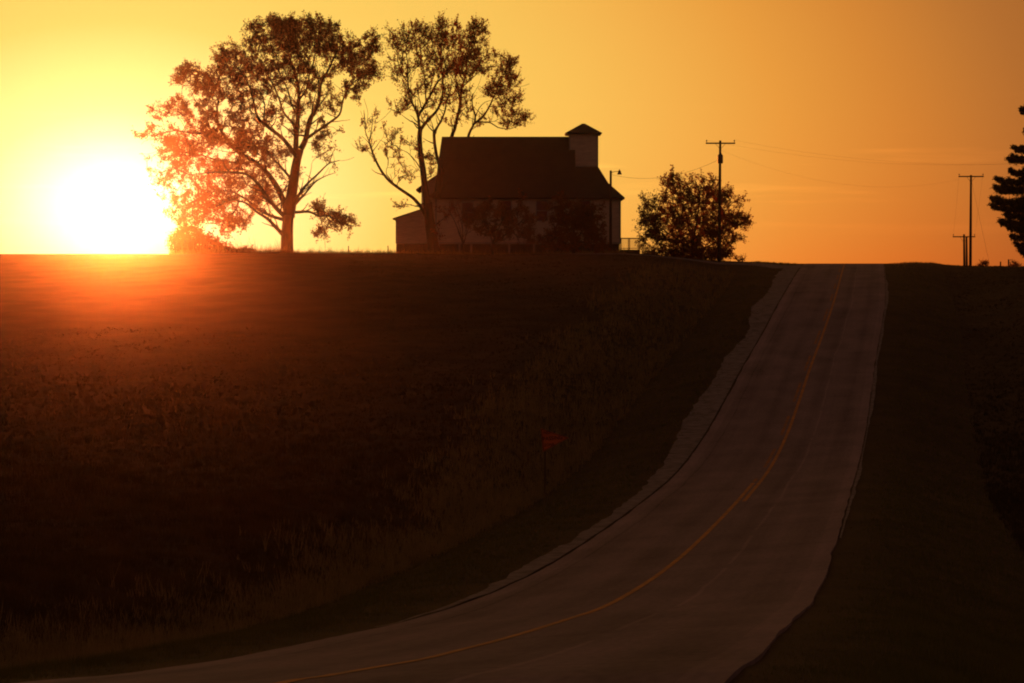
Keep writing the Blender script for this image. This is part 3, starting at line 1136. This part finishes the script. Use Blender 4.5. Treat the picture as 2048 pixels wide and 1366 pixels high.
# shrubs at the left under the oak
tree('leafy_shrub', 'dense rounded shrub under the left edge of the oak against the sun glow', 'shrub', 231, 385,
     [([(385, 514), (384, 500), (384, 492)], .09, .07, 0),
      ([(384, 498), (372, 480), (362, 465)], .05, .02, .3),
      ([(384, 498), (395, 478), (400, 460)], .05, .02, -.3),
      ([(384, 502), (410, 490), (425, 480)], .05, .02, .3)],
     [(380, 474, 32, 18, 56), (352, 482, 16, 14, 14), (415, 485, 24, 14, 26), (370, 496, 26, 10, 32), (400, 498, 34, 8, 28), (440, 494, 16, 8, 9), (455, 500, 26, 5, 14), (490, 502, 22, 4, 10)],
     M['leaf'], 108, leaf=(.16, .34), nleaf=44, spread=.45, up=.2)
for bx, w, h, lab, sd in ((455, 22, 9, 'low ragged shrub on the hilltop just right of the dense rounded shrub', 109),
                          (487, 5, 13, 'narrow upright weed clump on the hilltop left of the oak trunk', 110),
                          (1480, 12, 8, 'small tuft of tall weeds on the skyline just right of the round tree', 111),
                          (1967, 12, 9, 'sparse weeds on the skyline just right of the twin utility poles', 112),
                          (2030, 12, 9, 'small dark bush on the skyline beside the right fence posts', 113)):
    Dw = 229 if bx < 1900 else 236
    gy = HY - F * on_ground(bx, Dw).z / Dw
    tree('weed_clump' if sd != 113 else 'small_bush', lab, 'weeds' if sd != 113 else 'bush', Dw, bx,
         [([(bx, gy + 2), (bx, gy - h * .5), (bx + 1, gy - h)], .03, .015, 0)],
         [(bx, gy - h * .45, w * .9, h * .7, int(w * h / 9)), (bx, gy - 2, w * 1.2, 2, int(w / 2))],
         M['leaf'], sd, leaf=(.1, .22), nleaf=14, spread=.28, up=.9, side=0)


# ------------------------------------------------------------------ conifer at the right edge
def conifer():
    D = 212.0
    ppm = F / D
    bx = 2084
    base = on_ground(bx, D, .1)
    root = empty('pine_tree', base, 'tall dark pine with tiered drooping branches at the right edge', 'tree')
    g = np.random.default_rng(77)
    r2 = random.Random(77)
    top = at(bx, 120, D)
    mb = MB()
    mb.tube([base, base.lerp(top, .5), top], [.32, .2, .03], n=9)
    mb.build('trunk', M['wood'], root, smooth=True)
    # reach (metres) of the branch tiers by picture row
    rows = [(120, .3), (150, 1.0), (185, 1.3), (222, 1.9), (262, 1.5), (300, 2.5), (320, 3.0), (345, 2.9), (365, 4.0), (380, 4.15), (405, 4.45), (418, 4.4), (432, 3.2), (447, 3.7),
            (460, 3.0), (478, 2.7), (492, 2.4), (505, 1.9), (515, 1.4)]
    br = MB()
    NV = []
    for i, (row, reach) in enumerate(rows):
        nb = 11 if reach > 1.2 else 7
        for k in range(nb):
            a = 2 * math.pi * (k + .5 * (i % 2)) / nb + r2.uniform(-.2, .2)
            L = reach * (1.0 if abs(math.cos(a) + 1) < .25 else r2.uniform(.78, 1.02))
            z0 = (HY - row) / F * D + r2.uniform(-.12, .12)
            st = Vector((base.x, base.y, z0 + .10 * L))
            dr = Vector((math.cos(a), math.sin(a), 0))
            pts = [st, st + dr * L * .5 + Vector((0, 0, -.12 * L)), st + dr * L * .85 + Vector((0, 0, -.12 * L)), st + dr * L + Vector((0, 0, -.04 * L))]
            br.tube(pts, [.05, .04, .025, .012], n=4, cap=False)
            # foliage pads along the outer part, tufted
            m = int(L * 26) + 6
            for _ in range(m):
                t = r2.uniform(.12, 1) ** .8
                j = min(int(t * 3), 2)
                f_ = t * 3 - j
                p = pts[j].lerp(pts[j + 1], f_)
                sd = Vector((-dr.y, dr.x, 0)) * r2.gauss(0, .20 * (1.35 - t) * L * .8)
                c = p + sd + Vector((0, 0, r2.gauss(.04, .09)))
                for _ in range(11):
                    NV.append(np.array(c) + g.normal(0, .075, 3))
            for t_ in np.linspace(.25, 1.0, max(4, int(L * 4))):
                j = min(int(t_ * 3), 2)
                p = np.array(pts[j].lerp(pts[j + 1], t_ * 3 - j))
                for _ in range(3):
                    v = np.array(dr) * g.uniform(.2, 1) + np.array([0, 0, g.uniform(.1, .9)]) + g.normal(0, .35, 3)
                    v = v / np.linalg.norm(v) * g.uniform(.2, .42)
                    for w_ in range(9):
                        NV.append(p + v * w_ / 8 + g.normal(0, .035, 3))
    # inner mass near the trunk
    for _ in range(3000):
        row = r2.uniform(150, 515)
        rc = np.interp(row, [q[0] for q in rows], [q[1] for q in rows]) * .58
        a = r2.uniform(0, 6.283)
        rr = rc * r2.uniform(0, 1)**.6
        c = np.array([base.x + math.cos(a) * rr, base.y + math.sin(a) * rr, (HY - row) / F * D])
        for _ in range(5):
            NV.append(c + g.normal(0, .12, 3))
    br.build('branches', M['wood'], root)
    P = np.array(NV)
    n = len(P)
    u = g.normal(0, 1, (n, 3))
    u /= np.linalg.norm(u, axis=1)[:, None]
    w = np.cross(u, g.normal(0, 1, (n, 3)))
    w /= np.linalg.norm(w, axis=1)[:, None]
    u *= .20
    w *= .05
    V = np.stack([P - u * .5 - w * .5, P + u * .5 - w * .3, P + u * .5 + w * .3, P - u * .5 + w * .5], 1).reshape(-1, 3)
    mesh_np('crown', V, np.arange(4 * n).reshape(-1, 4), M['needle'], parent=root)


conifer()

# ------------------------------------------------------------------ barn
BD = 238.0
bp = F / BD


def bx_(p, D=BD):
    return (p - 1024) / F * D


def bz_(p, D=BD):
    return (HY - p) / F * D


gzb = min(gz(bx_(p), BD + q) for p in (800, 900, 1000, 1100, 1200) for q in (0, 9)) - .3
barn = empty('barn', (bx_(1010), BD, bz_(514)), 'big white-walled barn with dark steep roof and square cupola tower on the hilltop', 'barn')
xl_, xr_ = bx_(872), bx_(1240)
xm = bx_(1152)
ze = bz_(390)
zr_ = bz_(268)
dep = 9.6
y0, y1 = BD, BD + dep
yr = (y0 + y1) / 2
zf = bz_(487)       # top of the stone storey
x842 = bx_(842)
wb = MB()
wb.box(xl_, xr_, y0, y1, zf, ze)
wb.poly([(x, y, z) for y in (y0 + 1.2, y1 - .4) for x, z in ((x842, zf), (xl_ - .003, zf), (xl_ - .003, bz_(352)), (x842, bz_(373)))],
        [(0, 1, 2, 3), (5, 4, 7, 6), (4, 0, 3, 7), (1, 5, 6, 2), (3, 2, 6, 7), (4, 5, 1, 0)])
# gable triangle left (under the steep roof)
wb.poly([(xl_ + .05, y0 + .2, ze), (xl_ + .05, y1 - .2, ze), (xl_ + .45, yr, zr_ - .25), (xl_ + .3, y0 + .2, ze), (xl_ + .3, y1 - .2, ze), (xl_ + .7, yr, zr_ - .25)],
        [(0, 2, 1), (3, 4, 5), (0, 3, 5, 2), (1, 2, 5, 4), (0, 1, 4, 3)])
wb.build('wall', M['siding'], barn)
fb = MB()
fb.box(xl_ + .06, xr_ - .06, y0 + .1, y1 - .1, gzb, zf - .003)
fb.box(x842 + .06, xl_ + .05, y0 + 1.3, y1 - .5, gzb, zf - .003)
fb.build('stone_foundation', M['stone'], barn)
# roof main: front and back slabs with an overhang, steep, slightly raked at the left end
ov = .45
zo = ze - .25
rf = MB()
t_ = .18
rf.slab([(xl_ - .25, y0 - ov, zo), (xm, y0 - ov, zo), (xm, yr, zr_), (bx_(881), yr, zr_)], (0, .12, -t_))
rf.slab([(xm, y1 + ov, zo), (xl_ - .25, y1 + ov, zo), (bx_(881), yr + .004, zr_), (xm, yr + .004, zr_)], (0, -.12, -t_))
# left lean-to roof
rf.slab([(bx_(831), y0 + .8, bz_(378)), (xl_ - .02, y0 + .8, bz_(349)), (xl_ - .02, y1, bz_(349)), (bx_(831), y1, bz_(378))], (.03, 0, -.16))
rf.build('roof', M['roof'], barn)
# right wing: hipped roof with flared eaves under the tower
wr = MB()
xe = bx_(1249)
top_z = bz_(331)
brk = bz_(365)
tx0, tx1 = xm + .004, bx_(1199)
ty0, ty1 = yr - 1.45, yr + 1.45
xb = bx_(1218)
yb0, yb1 = y0 + 1.5, y1 - 1.5
A = [(tx0, ty0, top_z), (tx1, ty0, top_z), (tx1, ty1, top_z), (tx0, ty1, top_z)]
B = [(tx0, yb0, brk), (xb, yb0, brk), (xb, yb1, brk), (tx0, yb1, brk)]
Cc = [(tx0, y0 - ov, zo), (xe, y0 - ov, zo), (xe, y1 + ov, zo), (tx0, y1 + ov, zo)]
Dd = [(tx0, y0 - ov, zo - .16), (xe, y0 - ov, zo - .16), (xe, y1 + ov, zo - .16), (tx0, y1 + ov, zo - .16)]
wr.poly(A + B + Cc + Dd, [(0, 1, 2, 3), (4, 5, 1, 0), (5, 6, 2, 1), (6, 7, 3, 2), (7, 4, 0, 3), (8, 9, 5, 4), (9, 10, 6, 5), (10, 11, 7, 6), (11, 8, 4, 7),
                          (12, 13, 9, 8), (13, 14, 10, 9), (14, 15, 11, 10), (15, 12, 8, 11), (15, 14, 13, 12)])
wr.build('wing_roof', M['roof'], barn)
# tower
tw0, tw1 = bx_(1141), bx_(1198)
tb = MB()
tyf = yr - 1.15
tb.box(tw0, tw1, tyf, tyf + 2.8, top_z - .6, bz_(264))
tower = tb.build('cupola', M['siding'], barn)
tr = MB()
tr.box(tw0 - .12, tw1 + .12, tyf - .12, tyf + 2.92, bz_(265.5), bz_(263.0))
tr.box(tw0 - .06, tw1 + .06, tyf - .06, tyf + 2.86, top_z - .05, top_z + .12)
for xx in (tw0, tw1):
    tr.box(xx - .06, xx + .06, tyf - .05, tyf + .07, top_z + .12, bz_(265.5))
tr.build('cupola_trim', M['trim'], tower)
pr = MB()
c0, c1, d0_, d1_ = bx_(1132), bx_(1207), tyf - .45, tyf + 3.25
ap = (bx_(1170), (d0_ + d1_) / 2, bz_(241))
ez = bz_(262)
pr.poly([(c0, d0_, ez), (c1, d0_, ez), (c1, d1_, ez), (c0, d1_, ez), (c0 + .1, d0_ + .1, ez - .12), (c1 - .1, d0_ + .1, ez - .12), (c1 - .1, d1_ - .1, ez - .12), (c0 + .1, d1_ - .1, ez - .12),
         (ap[0] - .14, ap[1] - .1, ap[2]), (ap[0] + .14, ap[1] - .1, ap[2]), (ap[0] + .14, ap[1] + .1, ap[2]), (ap[0] - .14, ap[1] + .1, ap[2])],
        [(0, 1, 9, 8), (1, 2, 10, 9), (2, 3, 11, 10), (3, 0, 8, 11), (8, 9, 10, 11), (4, 5, 1, 0), (5, 6, 2, 1), (6, 7, 3, 2), (7, 4, 0, 3), (7, 6, 5, 4)])
pr.build('cupola_roof', M['roof'], tower)
# corner boards, eave board, sill board
cb = MB()
for xx in (xl_, xr_):
    cb.box(xx - .09, xx + .09, y0 - .03, y0 + .15, zf, ze - .05)
cb.box(xl_, xr_, y0 - .05, y0 - .003, zf - .06, zf + .12)
cb.build('corner_boards', M['trim'], barn)
# windows
for (a, b, c, d_) in ((1073, 1094, 402, 441), (1003, 1022, 402, 440), (925, 946, 405, 445), (1160, 1180, 402, 441)):
    f = MB()
    X0, X1, Z1, Z0 = bx_(a), bx_(b), bz_(c), bz_(d_)
    f.box(X0 - .08, X0, y0 - .06, y0 - .003, Z0 - .08, Z1 + .08)
    f.box(X1, X1 + .08, y0 - .06, y0 - .003, Z0 - .08, Z1 + .08)
    f.box(X0, X1, y0 - .06, y0 - .003, Z1, Z1 + .08)
    f.box(X0, X1, y0 - .08, y0 - .003, Z0 - .08, Z0)
    f.box(X0, X1, y0 - .05, y0 - .003, (Z0 + Z1) / 2 - .03, (Z0 + Z1) / 2 + .03)
    w = f.build('window', M['trim'], barn)
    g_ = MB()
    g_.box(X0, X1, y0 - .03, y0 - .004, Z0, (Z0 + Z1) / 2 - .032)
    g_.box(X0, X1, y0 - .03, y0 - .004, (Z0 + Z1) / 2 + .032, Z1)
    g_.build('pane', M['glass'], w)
# posts in the stone storey; doorways are flat panels with interior shade painted near-black
for a, b in ((879, 917), (921, 940), (945, 982), (986, 1016), (1021, 1066), (1070, 1093)):
    q = MB()
    q.box(bx_(a), bx_(b), y0 + .02, y0 + .098, gzb, zf - .08)
    q.build('doorway', M['dark'], barn)
for a in (877, 919, 942.5, 984, 1018.5, 1068, 1095):
    q = MB()
    q.box(bx_(a) - .09, bx_(a) + .09, y0 - .04, y0 + .096, gzb, zf - .062)
    q.build('post', M['trim'], barn)
# low lean-to shed at the left end
sh = empty('shed', (bx_(815), BD + 2, bz_(512)), 'low lean-to shed built against the left end of the barn', 'shed')
q = MB()
sx0, sx1 = bx_(790), bx_(841.8)
q.poly([(sx0, y0 + 1.4, zf), (sx1, y0 + 1.4, zf), (sx1, y0 + 1.4, bz_(419)), (sx0, y0 + 1.4, bz_(435)),
        (sx0, y0 + 7, zf), (sx1, y0 + 7, zf), (sx1, y0 + 7, bz_(419)), (sx0, y0 + 7, bz_(435))],
       [(0, 1, 2, 3), (5, 4, 7, 6), (4, 0, 3, 7), (1, 5, 6, 2), (3, 2, 6, 7), (4, 5, 1, 0)])
q.build('wall', M['siding'], sh)
q = MB()
q.box(sx0 + .05, sx1 - .02, y0 + 1.5, y0 + 6.9, gzb, zf - .003)
q.build('stone_foundation', M['stone'], sh)
q = MB()
q.slab([(bx_(784), y0 + 1.1, bz_(436)), (sx1, y0 + 1.1, bz_(417)), (sx1, y0 + 7.3, bz_(417)), (bx_(784), y0 + 7.3, bz_(436))], (0, 0, -.12))
q.build('roof', M['roof'], sh)

# deck with railing at the right end
dk = empty('deck', (bx_(1260), BD + 1, bz_(503)), 'raised wooden deck with railing and steps at the right end of the barn', 'deck')
dz0 = bz_(499)
dx0, dx1 = xr_ + .1, bx_(1281)
q = MB()
q.box(dx0, dx1, y0 + .6, y0 + 3.4, dz0 - .25, dz0)
q.build('deck_floor', M['deck'], dk)
q = MB()
q.box(dx0, dx1 - .02, y0 + .61, y0 + .66, gzb, dz0 - .253)
q.build('skirting', M['deck'], dk)
q = MB()
for xx in (dx0 + .1, (dx0 + dx1) / 2, dx1 - .08):
    for yy in (y0 + .68, y0 + 3.3):
        q = MB()
        q.box(xx - .07, xx + .07, yy - .05 + .05, yy + .12, gzb, dz0 - .253)
        q.build('leg', M['deck'], dk)
rail_top = bz_(475.5)
for yy in (y0 + .66, y0 + 3.34):
    q = MB()
    q.box(dx0, dx1, yy - .05, yy + .05, rail_top - .07, rail_top)
    q.box(dx0, dx1, yy - .02, yy + .02, dz0 + .10, dz0 + .15)
    for xx in (dx0 + .05, (dx0 + dx1) / 2 - .1, dx1 - .05):
        q.box(xx - .045, xx + .045, yy - .045, yy + .045, dz0 + .002, rail_top - .072)
    nb = 15
    for k in range(nb):
        xx = dx0 + (dx1 - dx0) * (k + .5) / nb
        q.box(xx - .018, xx + .018, yy - .018, yy + .018, dz0 + .15, rail_top - .07)
    # sloping stair rail down to the right
    a = Vector((dx1, yy, rail_top - .04))
    bq = Vector((dx1 + 1.45, yy, rail_top - .04 - 1.05))
    q.bar(a, bq, .09, .08)
    q.bar(a + Vector((0, 0, -.95)), bq + Vector((0, 0, -.85)), .05, .05)
    for k in range(1, 8):
        p = a.lerp(bq, k / 8)
        q.bar(p, p + Vector((0, 0, -.88)), .036)
    q.bar(bq + Vector((-.02, 0, .05)), bq + Vector((-.02, 0, -1.3)), .09)
    q.build('railing', M['deck'], dk)
q = MB()
for k in range(5):
    q.box(dx1 + .003 + .29 * k, dx1 + .29 * (k + 1), y0 + .75, y0 + 3.25, dz0 - .2 * (k + 1) - .05, dz0 - .2 * (k + 1))
q.build('steps', M['deck'], dk)


# ------------------------------------------------------------------ yard light, poles, wires
yl_b = on_ground(1221, 236, .3)
yl = empty('yard_light', yl_b, 'yard lamp on a wooden pole at the right corner of the barn', 'lamp post')
pt = at(1221.5, 341, 236)
q = MB()
q.tube([yl_b, yl_b.lerp(pt, .5), pt], [.15, .13, .11], n=9)
q.build('pole', M['pole'], yl, smooth=True)
q = MB()
q.tube([at(1222, 347, 236), at(1225, 344, 236), at(1231, 343, 236), at(1238, 343, 236)], .03, n=6)
q.build('arm', M['metal'], yl)
q = MB()
lc = at(1239, 345, 236)
q.tube([lc + Vector((0, 0, z)) for z in (.32, .2, .18, .0, -.18, -.2)], [.04, .06, .12, .16, .24, .2], n=12)
q.build('lamp_shade', M['metal'], yl, smooth=True)


def utility_pole(px_, top_row, D, arm_l, arm_r, arm_row, label, tilt=0.0, r=.15, transformer=None, base_px=None, group='utility poles along the road'):
    b = on_ground(base_px or px_, D, .3)
    root = empty('utility_pole', b, label, 'utility pole', group)
    top = at(px_, top_row, D)
    q = MB()
    q.tube([b, b.lerp(top, .33), b.lerp(top, .66), top], [r * 1.15, r * 1.05, r * .9, r * .72], n=10)
    q.build('pole', M['pole'], root, smooth=True)
    a, c = at(arm_l, arm_row, D - .2), at(arm_r, arm_row, D - .2)
    q = MB()
    q.bar(a, c, .11, .13)
    q.build('crossarm', M['pole'], root)
    q = MB()
    mid = at(px_, arm_row + 12, D - .15)
    for t in (.33, .67):
        q.bar(a.lerp(c, t) + Vector((0, 0, -.04)), mid, .03)
    q.build('braces', M['metal'], root)
    ins = []
    for t in (.03, .97):
        p = a.lerp(c, t) + Vector((0, 0, .07))
        q = MB()
        q.tube([p, p + Vector((0, 0, .09)), p + Vector((0, 0, .1)), p + Vector((0, 0, .2)), p + Vector((0, 0, .24))], [.02, .02, .06, .055, .03], n=8)
        q.build('insulator', M['metal'], root)
        ins.append(p + Vector((0, 0, .22)))
    if transformer:
        r0, r1 = transformer
        p = at(px_ + .2, r1, D - .36)
        h = (r1 - r0) / F * D
        q = MB()
        q.tube([p, p + Vector((0, 0, .06)), p + Vector((0, 0, h - .1)), p + Vector((0, 0, h)), p + Vector((0, 0, h + .25))], [.20, .25, .25, .18, .04], n=12)
        q.build('transformer', M['metal'], root, smooth=True)
    return root, ins, top


p1, i1, t1 = utility_pole(1440.5, 281, 222, 1411.5, 1470.5, 286.5, 'tall utility pole with transformer and crossarm in front of the round tree', transformer=(309, 327), base_px=1438)
p2, i2, t2 = utility_pole(1942, 350, 259, 1917, 1967.5, 353, 'taller plain utility pole with crossarm on the right skyline', base_px=1940.5, r=.15)
p3, i3, t3 = utility_pole(1928, 468.5, 290, 1905.5, 1950.5, 473.5, 'short-looking utility pole with low crossarm left of the taller right pole', base_px=1929.5, r=.16)
b4 = on_ground(1934.5, 289, .3)
q = MB()
q.tube([b4, at(1933, 473, 289.0)], [.17, .12], n=9)
o = q.build('stub_pole', M['pole'], base=b4, smooth=True)
tag(o, 'bare pole without crossarm close beside the short-looking pole', 'pole')


def wire(a, b, sag, label, group='overhead wires', r=.0042, name='power_wire', n=28):
    a, b = Vector(a), Vector(b)
    q = MB()
    pts = [a.lerp(b, k / n) + Vector((0, 0, -4 * sag * (k / n) * (1 - k / n))) for k in range(n + 1)]
    q.tube(pts, r, n=5)
    o = q.build(name, M['metal'], base=a)
    tag(o, label, 'wire', group)
    return o


wire(i1[0], at(2130, 318, 236), 1.3, 'upper long wire running right from the left end of the tall pole crossarm')
wire(i1[1], at(2140, 322, 232), 1.1, 'lower long wire running right from the right end of the tall pole crossarm')
wire(at(1441, 300, 222), i2[0] + Vector((0, 0, -.6)), 1.9, 'sagging wire between the transformer pole and the taller right pole')
wire(i2[0], i3[0], .25, 'steep wire dropping from the right skyline pole to the low crossarm', r=.006)
wire(i2[1], i3[1], .25, 'steep wire dropping to the right end of the low crossarm', r=.006)
wire(at(1438, 319, 222), at(1222, 349, 236), .95, 'service wire from the transformer pole over the round tree to the yard light', r=.012)
ge = on_ground(1986, 262)
wire(at(1943, 361, 259), ge, .02, 'slanting guy wire from the taller right pole down to the ground', name='guy_wire', r=.010, n=6)

# fence posts
for fx, fr, D, lab in ((697, 491.5, 231, 'thin fence post on the hilltop midway between the oak and the shed'),
                       (776, 491, 232, 'thin fence post on the hilltop close beside the shed'),
                       (2001, 523, 240, 'short fence post on the skyline, farther from the pine'),
                       (2017, 518.5, 240, 'slightly taller fence post on the skyline, nearer to the pine')):
    b = on_ground(fx, D, .2)
    t = at(fx, fr, D)
    q = MB()
    rr = .045 if fx < 900 else .075
    q.tube([b, t - Vector((0, 0, .05)), t], [rr, rr, rr * .6], n=7)
    o = q.build('fence_post', M['pole'], base=b)
    tag(o, lab, 'fence post', 'fence posts on the skyline')

# ------------------------------------------------------------------ NO PASSING ZONE pennant
SD = 96.0
sx = (1088 - 1024) / F * SD
sb = Vector(((1090 - 1024) / F * SD, SD + .05, gz((1090 - 1024) / F * SD, SD) - .3))
sg = empty('road_sign', sb, 'orange-red pennant sign reading NO PASSING ZONE on the grassy bank', 'sign')
A_, B_, C_ = at(1081.5, 857, SD), at(1086, 903.5, SD), at(1137.5, 875.5, SD)
ctr = (A_ + B_ + C_) / 3
q = MB()
q.slab([A_, B_, C_], (0, .012, 0))
pan = q.build('panel', M['sign'], sg)
q = MB()
ins_ = [p.lerp(ctr, .055) + Vector((0, -.003, 0)) for p in (A_, B_, C_)]
ins2 = [p.lerp(ctr, .11) + Vector((0, -.003, 0)) for p in (A_, B_, C_)]
q.poly(ins_ + ins2, [(0, 1, 4, 3), (1, 2, 5, 4), (2, 0, 3, 5)])
q.build('border', M['ink'], pan)
q = MB()
q.box(sb.x - .035, sb.x + .035, SD + .014, SD + .08, sb.z, at(1090, 866, SD).z)
q.build('post', M['signpost'], sg)
ang = math.atan2((C_ - (A_ + B_) / 2).z, (C_ - (A_ + B_) / 2).x)
for word, (wx, wy), size in (('NO', (1087, 868.5), .17), ('PASSING', (1085.5, 881.5), .205), ('ZONE', (1088, 893.0), .15)):
    cu = bpy.data.curves.new('lettering', 'FONT')
    cu.body = word
    cu.size = size
    cu.space_character = 1.02
    cu.offset = .001
    tmp = bpy.data.objects.new('tmp_text', cu)
    COL.objects.link(tmp)
    bpy.context.view_layer.update()
    me = bpy.data.meshes.new_from_object(tmp.evaluated_get(bpy.context.evaluated_depsgraph_get()))
    bpy.data.objects.remove(tmp)
    me.name = 'lettering'
    p = at(wx, wy, SD) + Vector((0, -.006, 0)) - root_loc(sg)
    me.transform(Matrix.Translation(p) @ Matrix.Rotation(-(-ang), 4, 'Y').inverted() @ Matrix.Rotation(math.radians(90), 4, 'X'))
    me.materials.clear()
    me.materials.append(M['ink'])
    o = bpy.data.objects.new('lettering', me)
    COL.objects.link(o)
    o.parent = pan

# ------------------------------------------------------------------ haze
hz = MB()
hz.box(-560, 560, -60, 620, -20, 36)
hm = bpy.data.materials.new('evening_haze')
hm.use_nodes = True
N = hm.node_tree.nodes
N.remove(N['Principled BSDF'])
pv = N.new('ShaderNodeVolumePrincipled')
pv.inputs['Color'].default_value = (.95, .93, .90, 1)
pv.inputs['Density'].default_value = 0.68e-4
pv.inputs['Anisotropy'].default_value = .974
hm.node_tree.links.new(pv.outputs[0], N['Material Output'].inputs['Volume'])
ho = hz.build('haze', hm)
tag(ho, 'thin golden evening haze over the hillside', 'haze', kind='stuff')
